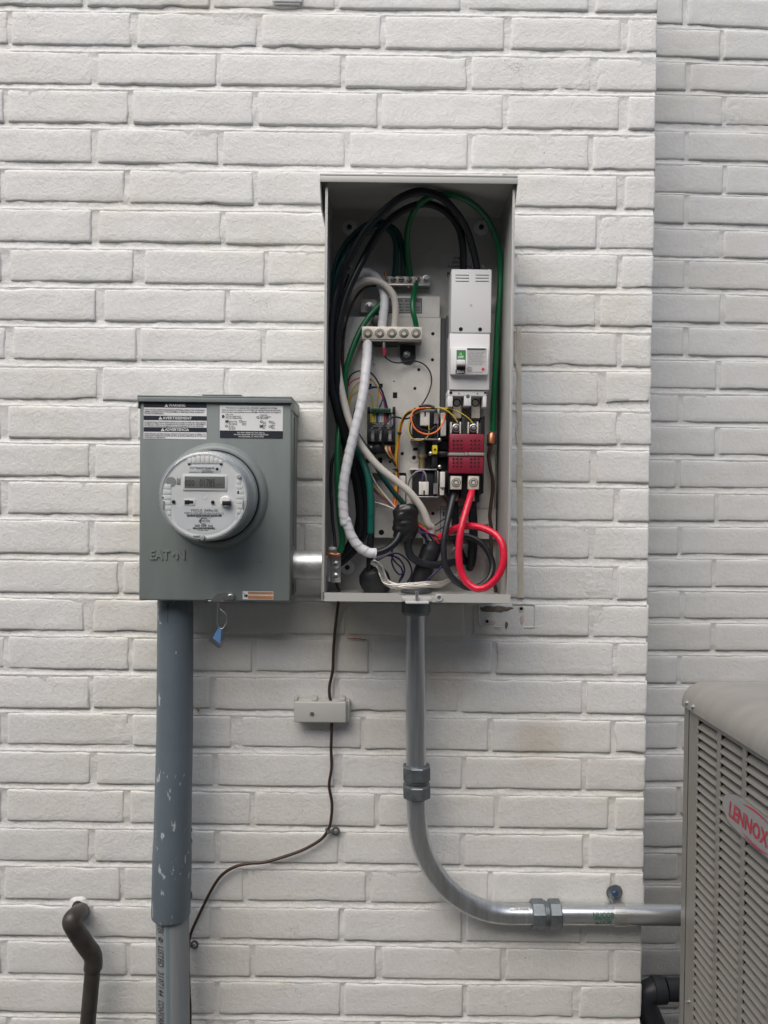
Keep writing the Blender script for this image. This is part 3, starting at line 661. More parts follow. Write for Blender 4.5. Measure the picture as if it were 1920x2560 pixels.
# seal: wire loop and clear blue tag under the box
D_ = DM - .004
sp = [Q(ZD, x, y, D_) for x, y in ((735, 1768), (730, 1800), (728, 1850), (726, 1900), (728, 1955), (760, 1990), (796, 1950), (802, 1895), (790, 1865), (760, 1838), (742, 1820), (742, 1768))]
seal = thing('seal_tag', 'clear and blue plastic seal tag hanging on a wire from the meter box', 'tag', tuple(Q(ZD, 740, 2140, D_)))
link('wire_loop', MB().sweep(crom(sp, 6), .0007, 6), 'steel', seal)
tg = [Q(ZD, x, y, D_) for x, y in ((722, 1945), (796, 1990), (766, 2138), (742, 2145), (662, 2078), (690, 2040))]
link('tag_shell', MB().prism(tg, D_ - .0045, D_ + .0045), 'clearblue', seal, smooth=False)
tg2 = [Q(ZD, x, y, D_) for x, y in ((738, 1975), (760, 2000), (752, 2110), (690, 2065))]
bl = mat('blue tag core', (.17, .36, .68), .4); link('tag_core', MB().prism(tg2, D_ - .002, D_ + .002), bl, seal, smooth=False)
tg3 = [Q(ZD, x, y, D_) for x, y in ((664, 2070), (752, 2130), (742, 2146), (660, 2082))]; link('tag_rim', MB().prism(tg3, D_ - .006, D_ + .006), 'clearblue', seal, smooth=False)

# ================================================================== nipple between the boxes
c0 = Q(ZD, 1460, 1470, .075); rn = mm(3.252, 119, .075); a = Q(ZD, 1330, 1470, .075); b2 = P(812, 1412, .075)
nip = thing('pipe_nipple', 'short bright zinc pipe nipple joining meter box and open panel', 'pipe', (c0.x, -.075, c0.z - rn))
link('pipe', MB().sweep([(a.x - .012, -.075, c0.z), (b2.x + .006, -.075, c0.z)], rn, 40, up=(0, 0, 1)), 'nipple', nip)
link('locknut', MB().lathe((b.x - .004, -.075, c0.z), (1, 0, 0), [(rn + .001, 0), (rn + .007, 0), (rn + .007, .004), (rn + .0005, .0055)], 40), 'greybox', nip)

# ================================================================== service conduit below the meter box
def cpath(z, pts): return [Q(z, *p) for p in pts]
dS = .066
s0 = Q(ZF, 243, 40, dS); s1 = Q(ZF, 240, 700, dS); s2 = Q(ZF, 228, 1250, dS + .004); s3 = Q(ZF, 220, 1655, dS + .004)
cond = thing('service_conduit', 'grey plastic service conduit with wide paint-splashed sleeve below the meter box', 'conduit', (s3.x, -dS, 0))
r0 = mm(2.048, 91, dS); r1 = mm(2.048, 98.5, dS)
sv = MB().sweep([s0 + Vector((0, 0, .012)), s0, s0.lerp(s1, .5), s1, s1.lerp(s2, .5), s2, s2.lerp(s3, .25), s3 + Vector((0, 0, .004)), s3], [r0 * .98, r0 * .98, r0, r0 * 1.01, r0 * 1.02, r0 * 1.04, r1, r1, r1 * .975], 48)
link('sleeve', sv, 'pvcdark', cond)
dC = .068; q0 = Q(ZF, 228, 1640, dC); q1 = Q(ZF, 231, 2212, dC); r2 = mm(2.048, 84, dC)
dirv = (q1 - q0).normalized()
pip = link('conduit_pipe', MB().sweep([q0 + Vector((0, 0, .02)), q0, q1, q1 + dirv * .30], r2, 48), 'pvc', cond)
def on_pipe(ang, s_, lift=.0004): # angle 0 faces the camera, + to the right; s_ = metres down from the sleeve
    c = q0 + dirv * s_; return Vector((c.x + math.sin(ang) * (r2 + lift), c.y - math.cos(ang) * (r2 + lift), c.z))
st = MB(); n = 24
for k in range(n):
    s_a, s_b = .0 + .32 * k / n, .0 + .32 * (k + 1) / n
    st.add([on_pipe(-.12 + .0, s_a), on_pipe(.07, s_a), on_pipe(.07, s_b), on_pipe(-.12, s_b)], [(0, 1, 2, 3)])
link('stripe', st, 'stripe', pip)
tm = MB()
def ring_text(s_, s_start, s_end):
    text(tm, s_, (0, 0, 0), X_, Zu, .0135, s_end - s_start, 'L', bold=.008, map_=lambda a, b: on_pipe(-.50 + b / r2, s_start + a, .0011))
sc_ = lambda y: (Q(ZF, 200, y, dC + .03).z - Q(ZF, 200, 1640, dC + .03).z) * -1
ring_text('TEK', sc_(1668), sc_(1712)); ring_text('LISTED', sc_(1775), sc_(1880)); ring_text('3107144', sc_(1905), sc_(2030)); ring_text('CONFORMS', sc_(2052), sc_(2195))
cc = sc_(1742)
for rad in (.0052, .0034, .0016): tm.sweep([on_pipe(-.50 + rad * math.cos(q) / r2, cc + rad * math.sin(q)) for q in np.linspace(0, 2 * math.pi, 16)][:-1], .0005, 4, closed=True)
link('lettering', tm, 'inkgrey', pip)
gl = MB()
for k, y in enumerate((1205, 1218, 1262, 1275, 1320, 1335, 1385, 1410, 1428, 1480, 1492, 1548, 1556)):
    c = Q(ZF, 318 + random.uniform(-3, 3), y, dS - .002); rr_ = random.uniform(.0022, .0042)
    gl.lathe(c, (0, 0, 1), [(rr_ * .2, -rr_ * 1.5), (rr_ * .8, -rr_), (rr_, 0), (rr_ * .7, rr_ * 1.2), (rr_ * .15, rr_ * 1.9)], 10)
link('glue_drip', gl, 'pvcdark', cond)
for x in (152, 200, 312):
    link('glue_run', MB().sweep([Q(ZF, x, 55, dS + r0 * (.98 if x == 200 else .35 if x != 312 else .6)), Q(ZF, x + 1, 158 if x != 312 else 110, dS + r0 * (.98 if x == 200 else .35 if x != 312 else .6))], .0008, 6), 'pvcdark', cond)

# ================================================================== black drain pipe (bottom left)
pts = [(615, 322, -.02), (600, 345, .012), (572, 385, .05), (545, 420, .068), (545, 468, .070)]
pts = [(606, 335, -.03), (598, 348, .0), (575, 372, .035), (540, 400, .058), (530, 430, .064), (560, 490, .062), (640, 610, .052), (682, 668, .048), (692, 720, .047), (688, 775, .047)]
rp = mm(2.9625, 66, .055)
dp = thing('drain_pipe', 'black plastic drain pipe elbowing out of the white brick wall', 'pipe', tuple(Vector((Q(ZH, 650, 1185, .045).x, -.045, 0))))
pp = crom([Q(ZH, *p) for p in pts], 6); n = len(pp)
link('elbow', MB().sweep(pp, [rp * (1.0 if i < n - 5 else 1.02) for i in range(n)], 28), 'poly', dp)
e0 = Q(ZH, 688, 760, .047); e1 = Q(ZH, 650, 1185, .044); dv = (e1 - e0).normalized()
link('pipe', MB().sweep([e0 - dv * .004, e0, e1, e1 + dv * .16, e1 + dv * .32], mm(2.9625, 57, .046), 28), 'poly', dp)
for k, (i0, tgt) in enumerate(((int(n * .60), 1.012), (int(n * .74), 1.012))):
    link('seam', MB().sweep([pp[i0], pp[i0].lerp(pp[i0 + 1], .22)], rp * 1.02, 28), 'poly', dp)
# mortar patch where it enters
pm = MB(); c = Q(ZH, 585, 330, 0.0)
prof_ = []
vs = []; fs = []; nr_, na_ = 7, 36
for i in range(nr_):
    f_ = i / (nr_ - 1)
    for k in range(na_):
        q = 2 * math.pi * k / na_; rad = (.012 + .0085 * f_) * (1 + .18 * n3(math.cos(q) * 1.7, math.sin(q) * 1.7, 4.2) * f_)
        vs.append(Vector((c.x + rad * math.cos(q) * 1.05, -.004 * (1 - f_ ** 1.6) - .0005 + .0022 * f_ + .0015 * n3(rad * 90, q * 3, 2), c.z + .004 + rad * math.sin(q) * 1.15)))
for i in range(nr_ - 1):
    for k in range(na_): k2 = (k + 1) % na_; fs.append((i * na_ + k, i * na_ + k2, (i + 1) * na_ + k2, (i + 1) * na_ + k))
pm.add(vs, fs)
tag(link('mortar_patch', pm, 'brick'), 'small white mortar collar sealing the black drain pipe into the wall', 'mortar')

# ================================================================== metal conduit from the open panel to the condenser
dE = .062; rE = .0192
dH = .031                                             # the horizontal run lies closer to the wall
def G(x, y, d=None): return Q(ZG, x, y, dE if d is None else d)
emt = thing('metal_conduit', 'galvanised metal conduit curving from panel bottom along wall towards condenser', 'conduit', tuple(Vector((G(178, 0).x, -dE, G(800, 1810).z))))
v0 = G(172, 30); v1 = G(176, 1030)
link('straight_pipe', MB().sweep([v0, v1], rE, 36), 'emt', emt)
arc = [(176, 1030), (177, 1120), (180, 1200), (186, 1290), (206, 1385), (240, 1470), (295, 1560), (365, 1635), (450, 1695), (550, 1737), (650, 1755), (760, 1757), (870, 1757)]
link('bend', MB().sweep(crom([G(x, y, d_) for (x, y), d_ in zip(arc, (.062, .062, .062, .061, .058, .054, .049, .044, .039, .034, .031, .031, .031))], 7), rE, 36), 'emt', emt)
h0 = G(860, 1757, dH); h1 = G(1330, 1759, dH); h2 = G(1800, 1766, dH)
strp = link('straight_pipe', MB().sweep([h0, h1, h2], rE, 36, up=(0, 0, 1)), 'emt_h', emt)
def coupling(a, b):
    a, b = Vector(a), Vector(b); dv = (b - a).normalized(); L = (b - a).length; ph = math.pi / 8
    def nut(t0, t1, r): return MB().sweep([a + dv * (t0 * L), a + dv * ((t0 + .03) * L), a + dv * ((t1 - .03) * L), a + dv * (t1 * L)], [r * .94, r, r, r * .94], 8, phase=ph)
    o = link('coupling_body', MB().sweep([a + dv * (.34 * L), a + dv * (.40 * L), a + dv * (.42 * L), a + dv * (.5 * L), a + dv * (.52 * L), a + dv * (.58 * L), a + dv * (.6 * L), a + dv * (.66 * L)], [rE * 1.16, rE * 1.16, rE * 1.25, rE * 1.25, rE * 1.13, rE * 1.13, rE * 1.22, rE * 1.22], 32), 'castzinc', emt)
    for t0, t1 in ((0, .44), (.60, 1)): link('compression_nut', nut(t0, t1, rE * 1.42), 'castzinc', emt, angle=25)
coupling(G(178, 944), G(178, 1118)); coupling(G(803, 1757, dH), G(962, 1757, dH))
cn0 = G(174, 64); cn1 = G(174, 122)
link('connector_nut', MB().sweep([cn0 + Vector((0, 0, .004)), cn0, cn0.lerp(cn1, .75), cn1], [rE * 1.36, rE * 1.40, rE * 1.40, rE * 1.22], 24), 'castzinc', emt, angle=30)
# strap with its washer and screw
sx0, sx1 = G(1248, 1757, dH).x, G(1312, 1757, dH).x
sk_ = thing('conduit_strap', 'one hole zinc strap holding the metal conduit with screw and round washer', 'strap', tuple(Vector(((sx0 + sx1) / 2, 0, G(1280, 1700).z))))
zc_ = G(1280, 1758, dH).z; bandm = MB(); A_ = np.linspace(-2.1, 2.1, 22)
for i in range(21):
    for rr1, rr2 in ((rE + .0002, rE + .0022),):
        p = [(rr1 * math.sin(q), rr1 * math.cos(q)) for q in (A_[i], A_[i + 1])]; o_ = [(rr2 * math.sin(q), rr2 * math.cos(q)) for q in (A_[i], A_[i + 1])]
        pt = lambda x, w: Vector((x, -dH - w[1], zc_ + w[0]))
        bandm.add([pt(sx0, p[0]), pt(sx0, p[1]), pt(sx0, o_[1]), pt(sx0, o_[0]), pt(sx1, p[0]), pt(sx1, p[1]), pt(sx1, o_[1]), pt(sx1, o_[0])], [(3, 2, 6, 7), (0, 4, 5, 1), (0, 1, 2, 3), (4, 7, 6, 5)])
link('band', bandm, 'steel', sk_, angle=30)
w0 = Q(ZG, 1258, 1640, .006)
fx0, fx1 = w0.x - .011, w0.x + .013; zt_ = zc_ + rE * .95
link('foot', MB().box(fx0, fx1, -.0048, -.0026, zt_, w0.z + .012, .0008), 'steel', sk_)
link('foot_web', MB().box(sx0 + .001, sx1 - .001, -dH + .004, -.0027, zt_ - .0022, zt_, .0006), 'steel', sk_)
link('washer', MB().lathe((w0.x, -.0049, w0.z), (0, -1, 0), [(.004, 0), (.0158, 0), (.0160, .001), (.0152, .0024), (.007, .0030)], 36), 'castzinc', sk_)
link('screw', MB().lathe((w0.x, -.0070, w0.z), (0, -1, 0), [(.0066, 0), (.0066, .0048), (.0052, .0062)], 6), mat('blue coated screw', (.03, .07, .15), .4, .3), sk_, angle=25)
tm = MB()
def emt_pt(a0, x0):
    return lambda a, b: Vector((x0 + a, h1.y - math.cos(a0 + b / rE) * (rE + .0010), h1.z + math.sin(a0 + b / rE) * (rE + .0009)))
for s_, x_, ang, h, w_ in (('NUCOR', 1143, .40, .0090, 118), ('REPUBLIC CONDUIT', 1150, .06, .0046, 104), ('1-1/4" EMT', 1180, -.26, .0050, 66), ('MADE IN USA', 1176, -.54, .0024, 74)):
    text(tm, s_, (0, 0, 0), X_, Zu, h, mm(2.183, w_, dH + rE), 'L', bold=.010, map_=emt_pt(ang, G(x_, 1757, dH + rE).x))
for rad in (.003, .0018): tm.sweep([emt_pt(-.42, G(1164, 1757, dH + rE).x)(rad * math.cos(q), rad * math.sin(q)) for q in np.linspace(0, 2 * math.pi, 12)][:-1], .0004, 4, closed=True)
link('lettering', tm, mat('green ink', (.01, .10, .06), .5), strp)
stk = MB(); xs_ = [G(x, 1757, dH + rE).x for x in np.linspace(692, 800, 8)]
for i in range(7):
    f0 = emt_pt(0, 0)
    stk.add([Vector((xs_[i + q], h1.y - math.cos(an) * (rE + .0004), h1.z + math.sin(an) * (rE + .0004))) for q, an in ((0, .78), (1, .78), (1, .98), (0, .98))], [(0, 1, 2, 3)])
so_ = link('sticker', stk, 'lab_white', emt)
tm = MB(); text(tm, 'CK-K2035', (0, 0, 0), X_, Zu, .0028, mm(2.183, 78, dH + rE), 'L', bold=.02, map_=lambda a, b: Vector((G(715, 1757, dH + rE).x + a, h1.y - math.cos(.88 + b / rE) * (rE + .0007), h1.z + math.sin(.88 + b / rE) * (rE + .0007)))); link('lettering', tm, 'ink', so_)

# charcoal pipe behind the condenser
dB = -.06
e0 = Q(ZE, 330, 2005, dB); e1 = Q(ZE, 150, 2000, dB); rB = mm(2.459, 66, dB)
bp_ = thing('charcoal_pipe', 'charcoal plastic pipe elbow beside the condenser corner, below the metal conduit', 'pipe', (e1.x, -dB, 0))
link('horizontal_pipe', MB().sweep([e0 + Vector((.25, 0, 0)), e1 + Vector((.02, 0, 0))], rB, 32, up=(0, 0, 1)), 'poly2', bp_)
ep = crom([Q(ZE, *p) for p in ((185, 2002, dB), (130, 2005, dB), (85, 2030, dB), (80, 2090, dB), (110, 2160, dB), (150, 2260, dB), (200, 2420, dB))], 8)
link('elbow', MB().sweep(ep, [rB * 1.05] * len(ep), 32), 'poly2', bp_)
link('hub_ring', MB().sweep([Q(ZE, 200, 2002, dB), Q(ZE, 198, 2002, dB), Q(ZE, 130, 2004, dB), Q(ZE, 128, 2004, dB)], [rB * 1.02, rB * 1.2, rB * 1.24, rB * 1.05], 32, up=(0, 0, 1)), 'poly2', bp_)
link('lower_pipe', MB().sweep([ep[-1], Vector((ep[-1].x + .03, ep[-1].y, .0))], rB, 32), 'poly2', bp_)

# ================================================================== ground wire, bonding bridge, clips
dW = .012
gw = [(1082, 20, .03), (1076, 60, .016), (1062, 180, dW), (1052, 300, dW), (1048, 400, dW), (1032, 480, .014), (1032, 530, .018), (1040, 575, .02), (1043, 680, .016), (1040, 800, dW), (1042, 900, dW), (1030, 990, dW), (1044, 1080, dW), (1040, 1160, dW), (1028, 1210, dW), (990, 1265, dW), (900, 1318, dW), (800, 1355, dW), (700, 1383, dW), (620, 1390, dW), (545, 1408, dW), (480, 1450, dW), (430, 1520, dW), (370, 1640, dW), (325, 1740, dW), (311, 1800, dW), (309, 1900, dW), (314, 2060, dW), (318, 2212, dW)]
gp = [Q(ZF, *p) for p in gw]; gp.append(gp[-1] + Vector((0, 0, -.3)))
tag(link('ground_wire', MB().sweep(crom(gp, 6), .0030, 10), 'brown'), 'thin dark brown ground wire running down the wall from the panel', 'wire')
def clip(x, y, side, where):
    c = Q(ZF, x, y, .0); t = thing('wire_clip', 'small zinc screw clip pinning the ground wire ' + where, 'clip', (c.x, 0, c.z), 'ground wire clips')
    link('saddle', MB().sweep([Vector((c.x - .006 * side, -.006, c.z + .003)), Vector((c.x - .002 * side, -.018, c.z + .002)), Vector((c.x + .005 * side, -.006, c.z))], .004, 8), 'castzinc', t)
    link('tab', MB().cyl((c.x + .0115 * side, -.003, c.z - .001), (c.x + .0115 * side, -.006, c.z - .001), .008, seg=16), 'castzinc', t)
    link('screw', MB().lathe((c.x + .0115 * side, .006, c.z - .001), (0, -1, 0), [(.002, 0), (.002, .012), (.0052, .0125), (.0042, .015), (.002, .016)], 14), 'steel', t)
clip(1035, 1216, 1, 'at its sideways turn'); clip(313, 1795, 1, 'against the plastic conduit')
dJ = .034
br = thing('bonding_bridge', 'light grey plastic bonding bridge with one screw on the ground wire', 'bonding bridge', tuple(Vector((Q(ZF, 995, 680, .02).x, -.002, Q(ZF, 995, 675, .02).z))))
bx0, bx1 = Q(ZF, 849, 620, dJ).x, Q(ZF, 1118, 620, dJ).x; bz1, bz0 = Q(ZF, 990, 563, dJ).z, Q(ZF, 990, 671, dJ).z
shell = link('cover', MB().box(bx0, bx1, -dJ, -dJ + .012, bz0, bz1, .003, 3), 'bridge', br)
link('body', MB().box(bx0 + .0015, bx1 + .006, -dJ + .0125, -.002, bz0 - .001, bz1 + .001, .003), 'bridge', br)
for x0, x1 in ((849, 868), (940, 968), (1082, 1112)):
    a = Q(ZF, x0, 550, dJ - .008); b = Q(ZF, x1, 550, dJ - .008); link('notch_wall', MB().box(a.x, b.x, -dJ + .004, -.004, bz1 - .001, bz1 + .0055, .0015), 'bridge', br)
c = Q(ZF, 942, 625, dJ); link('screw_recess', MB().lathe((c.x, -dJ, c.z), (0, -1, 0), [(.0058, -.001), (.0058, .0004), (.0048, .0006), (.0046, .0001)], 20), 'bridge', br)
link('screw', MB().lathe((c.x, -dJ, c.z), (0, -1, 0), [(.0043, -.001), (.0040, .0010), (.0020, .0014)], 14), 'castzinc', br)
c = Q(ZF, 341, 604, .004); tag(link('wall_plug', MB().lathe((c.x, .01, c.z), (.5, -1, 0), [(.002, 0), (.0028, .016), (.002, .02)], 10), 'brass'), 'tiny brass coloured anchor poking from the wall beside the sleeve', 'anchor')
# ================================================================== open transfer switch panel
DP = .182                                              # front edge of the enclosure
lx = P(808.5, 980, DP).x; rx = P(1281.5, 980, DP).x; tz = P(1045, 452, DP).z; bz = P(1045, 1505, DP).z; lipz = P(1045, 1484, DP).z
pan = thing('switch_enclosure', 'open pale grey steel electrical enclosure full of cables and a breaker', 'electrical panel', ((lx + rx) / 2, -.012, bz))
TK = .0018
link('back_panel', MB().box(lx, rx, -.0155, -.012, bz, tz), 'beige', pan)
for x in (lx, rx - TK): link('side_wall', MB().box(x, x + TK, -DP, -.0157, bz, tz, .0006), 'beige', pan)
for x0, x1 in ((lx + TK + .0001, lx + .0045), (rx - .0045, rx - TK - .0001)): link('front_return', MB().box(x0, x1, -DP - .0002, -DP + .0018, lipz + .001, tz - .001, .0004), 'beige', pan)
link('floor_panel', MB().box(lx + TK + .0002, rx - TK - .0002, -DP + .003, -.0157, bz + .0004, bz + TK), 'beige', pan)
link('ceiling_panel', MB().box(lx + TK + .0002, rx - TK - .0002, -DP + .003, -.0157, tz - TK, tz), 'beige', pan)
hl = P(799.5, 445, DP + .010).x; hr_ = P(1295, 445, DP + .010).x; hz1 = P(1045, 435, DP + .010).z; hz0 = P(1045, 457, DP + .010).z
hd = MB().box(hl, hr_, -DP - .010, -.010, hz1 - .004, hz1, .0015, 2); hd.box(hl, hr_, -DP - .010, -DP - .008, hz0, hz1 - .0042, .0008)
for x in (hl, hr_ - .002):
    q = x; yy0, yy1 = -DP - .0078, -.010
    hd.add([(q, yy0, hz1 - .0042), (q, yy1, hz1 - .0042), (q, yy1, hz1 - .05), (q, yy0 + .03, hz1 - .05), (q, yy0, hz0)] + [(q + .002, yy0, hz1 - .0042), (q + .002, yy1, hz1 - .0042), (q + .002, yy1, hz1 - .05), (q + .002, yy0 + .03, hz1 - .05), (q + .002, yy0, hz0)],
           [(0, 1, 2, 3, 4), (9, 8, 7, 6, 5), (0, 5, 6, 1), (1, 6, 7, 2), (2, 7, 8, 3), (3, 8, 9, 4), (4, 9, 5, 0)])
link('rain_hood', hd, 'beige', pan, angle=30)
# bottom front lip in two lengths with a notch between
def lip(xa, xb, ca, cb):
    x0, x1 = Q(ZC, xa, 870, DP).x, Q(ZC, xb, 870, DP).x; c_ = .006
    poly = [Vector((x0, 0, bz)), Vector((x1, 0, bz)), Vector((x1, 0, lipz - (c_ if cb else 0))), Vector((x1 - (c_ if cb else 0), 0, lipz)), Vector((x0 + (c_ if ca else 0), 0, lipz)), Vector((x0, 0, lipz - (c_ if ca else 0)))]
    return link('front_lip', MB().prism(poly, DP - .001, DP + .0012), 'beige', pan, smooth=False)
lip(92, 666, False, True); lip(890, 1469, True, False)
B('latch_plate', 'beige', pan, ZC, 667, 872, 889, 902, DP - .030, DP + .0005, .001)
B('latch_tongue', 'lab_pale', pan, ZC, 692, 903, 868, 919, DP - .012, DP + .012, .0015)
c = Q(ZC, 776, 900, DP + .004); link('stud', MB().cyl((c.x, c.y, c.z), (c.x, c.y, c.z + mm(2.9625, 78, DP)), .0029, seg=14), 'steel', pan)
c = Q(ZC, 942, 872, DP + .001); link('rivet_nut', MB().lathe((c.x, c.y, c.z), (0, -1, 0), [(.0062, 0), (.0060, .0022), (.0040, .0024), (.0038, .0006)], 24), 'lab_pale', pan); link('rivet_pin', MB().lathe((c.x, c.y, c.z), (0, -1, 0), [(.0026, 0), (.0024, .0016)], 14), 'steel', pan)
# mounting dimples with washers
def dimple(z, x, y, r, zs):
    c = Q(z, x, y, .017); k = mm(zs, r, .017)
    d_ = link('mounting_dimple', MB().lathe((c.x, -.0150, c.z), (0, -1, 0), [(k, 0), (k * .98, .0018), (k * .6, .0034), (k * .30, .0036)], 32), 'lab_white', pan)  # white disc: the bright metal reflection is put into its colour
    link('screw_head', MB().lathe((c.x, -.0180, c.z), (0, -1, 0), [(k * .36, 0), (k * .33, .003), (k * .15, .0042)], 8), 'blackmetal', d_)
dimple(ZA, 288, 457, 58, 3.072); dimple(ZA, 1300, 457, 58, 3.072); dimple(ZC, 262, 648, 54, 2.9625); dimple(ZC, 1245, 682, 30, 2.9625)
for x in (290, 1316):
    c = Q(ZA, x, 756, .02); link('screw', MB().lathe((c.x, -.0152, c.z), (0, -1, 0), [(.0062, 0), (.0060, .0012), (.0042, .0014), (.004, .006), (.0025, .007)], 14), 'steel', pan)
c = Q(ZA, 825, 545, .0156); link('knockout', MB().lathe((c.x, -.0156, c.z), (0, -1, 0), [(.0305, 0), (.0303, .0005), (.0295, .0005), (.0290, 0)], 40, cap=False), 'beige', pan)
# labels on the back
def plabel(name, m, z, zs, x0, y0, x1, y1, d, lines, par=pan, ink='ink', frame=False):
    lb = B(name, m, par, z, x0, y0, x1, y1, d - .0003, d + .0004); tm = MB()
    for s_, x, y, h, w_ in lines: ptext(tm, s_, z, x, y, d + .0008, h, zs, w_, bold=.014)
    if frame:
        for (p, q, r, s2) in ((x0 + 4, y0 + 4, x1 - 4, y0 + 8), (x0 + 4, y1 - 8, x1 - 4, y1 - 4), (x0 + 4, y0 + 8, x0 + 8, y1 - 8), (x1 - 8, y0 + 8, x1 - 4, y1 - 8)): pb(tm, z, p, q, r, s2, d, d + .0007)
    link('lettering', tm, ink, lb); return lb
plabel('utility_label', 'lab_pale', ZA, 3.072, 990, 655, 1290, 870, .0158, [('UTILITY', 1135, 692, 18, 96), ('SOURCE', 1135, 724, 18, 108), ('CONNECTIONS', 1135, 757, 18, 182), ('N1  N2', 1135, 818, 38, 190)], frame=False)
# galvanised mounting plate
DT = .0345
plm = MB()
for (x0, y0, x1, y1) in ((245, -176, 980, 1022), (575, -336, 980, -176.6), (1041, -336, 1410, 1290), (720, 1022.6, 1040.4, 1290), (330, 1290.6, 1410, 1521)): pb(plm, ZB, x0, y0, x1, y1, DT - .002, DT)
plate = link('mounting_plate', plm, 'galv', pan, smooth=False)
B('channel', 'darkgrey', plate, ZB, 981, -168, 1040, 640, DT - .012, DT - .004)
B('channel_wall', 'darkgrey', plate, ZB, 1028, -186, 1042, 560, DT - .004, DT + .02)
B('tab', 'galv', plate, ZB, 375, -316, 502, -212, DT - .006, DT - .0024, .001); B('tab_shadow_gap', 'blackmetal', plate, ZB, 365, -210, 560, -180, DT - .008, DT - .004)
B('tab', 'galv', plate, ZB, 1372, -310, 1412, -215, DT + .0004, DT + .002, .0006)
for z, x, y in ((ZA, 440, 1066), (ZA, 483, 1187)):
    c = Q(z, x, y, DT); link('plate_screw', MB().lathe((c.x, -DT, c.z), (0, -1, 0), [(.0085, 0), (.008, .0016), (.0055, .002), (.0052, .006), (.003, .0075)], 12), 'steel', plate)
for x, y, r in ((925, 152, 12), (820, 228, 12), (790, 372, 12), (928, -48, 13), (693, 872, 13), (600, 935, 10), (782, 903, 17), (928, 1333, 13), (388, 208, 11), (400, 850, 8), (630, 318, 6)):
    c = Q(ZB, x, y, DT); link('plate_hole', MB().cyl((c.x, -DT + .001, c.z), (c.x, -DT - .0003, c.z), mm(3.072, r, DT), seg=18), 'darkgap', plate)
for x0, y0, x1, y1 in ((621, 402, 655, 446), (513, 335, 543, 366), (430, 335, 458, 366), (508, 903, 540, 944), (414, 903, 445, 944), (776, 826, 822, 850), (478, 858, 496, 880), (655, 1020, 722, 1030), (715, 1030, 724, 1290)): link('plate_hole', pb(MB(), ZB, x0, y0, x1, y1, DT - .001, DT + .0003), 'darkgap', plate)
c = Q(ZC, 514, 388, DT); link('plate_hole', MB().cyl((c.x, -DT + .001, c.z), (c.x, -DT - .0003, c.z), .0052, seg=18), 'darkgap', plate)
c = Q(ZB, 785, 905, DT); link('embossed_boss', MB().lathe((c.x, -DT, c.z), (0, -1, 0), [(mm(3.072, 40, DT), 0), (mm(3.072, 38, DT), .0012), (mm(3.072, 18, DT), .0014), (mm(3.072, 17, DT), .0002)], 28), 'galv', plate)
B('bent_tab', 'galv', plate, ZB, 662, 1042, 718, 1285, DT - .001, DT + .006, .001)
cr_ = MB()
for x, y in ((475, 190), (965, 1302)):
    pb(cr_, ZB, x - 16, y - 1.2, x + 16, y + 1.2, DT, DT + .0003); pb(cr_, ZB, x - 1.2, y - 18, x + 1.2, y + 18, DT, DT + .00035)
link('registration_mark', cr_, 'inkgrey', plate)
plabel('neutral_label', 'lab_grey', ZA, 3.072, 582, 998, 846, 1117, DT, [('NEUTRAL BONDING', 714, 1019, 20, 240), ('TO REMOVE BONDING', 714, 1047, 13, 170), ('DISCONNECT WIRE BETWEEN', 714, 1070, 13, 222), ('NEUTRAL AND GROUND BARS', 714, 1092, 13, 226)], plate, frame=True)
plabel('generator_label', 'lab_pale', ZB, 3.072, 980, 1276, 1266, 1520, DT, [('GENERATOR', 1090, 1300, 18, 180), ('E1   E2', 1090, 1336, 34, 170), ('SUPPLY', 1130, 1385, 18, 120), ('CONNECTIONS', 1122, 1490, 18, 190)], plate, frame=True)
B('lower_bracket', 'beige', pan, ZC, 1240, 305, 1365, 428, .0157, .030, .004)
c = Q(ZC, 1290, 335, .03); link('bracket_screw', MB().lathe((c.x, -.030, c.z), (0, -1, 0), [(.006, 0), (.0055, .004), (.003, .006)], 6), 'steel', pan)
# bottom fittings
c = Q(ZC, 772, 825, .062); c = Vector((G(174, 64).x, -dE, bz + TK))
link('bushing', MB().lathe(c, (0, 0, 1), [(.0225, 0), (.029, 0), (.029, .004), (.0265, .005), (.0265, .010), (.022, .010)], 28), 'castzinc', pan)
c = Q(ZC, 1150, 610, .0160); link('hub_locknut', MB().lathe((c.x, -.0156, c.z), (0, -1, 0), [(.047, 0), (.047, .005), (.039, .0055), (.038, .010), (.034, .010)], 36), 'steel', pan)
link('hub_opening', MB().lathe((c.x, -.0157, c.z), (0, -1, 0), [(.034, 0), (.034, .0006)], 32), 'darkgap', pan)
c = Q(ZA, 1, 1, .0)
# ground lug on the left wall
lug = thing('ground_lug', 'zinc ground lug with two screws at the lower left of the open panel', 'lug', tuple(Q(ZK, 250, 1000, .10)))
B('bracket', 'steel', lug, ZK, 172, 585, 332, 1000, .095, .099, .002); B('bracket_side', 'steel', lug, ZK, 108, 590, 170, 985, .04, .098, .0015)
B('collar', 'nickel', lug, ZK, 128, 430, 262, 580, .090, .106, .003); B('clamp', 'steel', lug, ZK, 130, 458, 258, 505, .1062, .1085, .001)
for y in (712, 908):
    c = Q(ZK, 248, y, .099); sc2 = link('screw', MB().lathe((c.x, c.y, c.z), (0, -1, 0), [(.0078, 0), (.0076, .0018), (.005, .0036), (.002, .004)], 16), 'steel', lug)
    link('slot', MB().box(c.x - .004, c.x + .004, c.y - .0046, c.y - .003, c.z - .0007, c.z + .0007), 'blackmetal', sc2)
link('copper_strand', MB().sweep(crom([Q(ZK, 95, 535, .105), Q(ZK, 170, 545, .1085), Q(ZK, 250, 560, .108), Q(ZK, 330, 545, .106)], 4), .0038, 9), 'copper', lug)

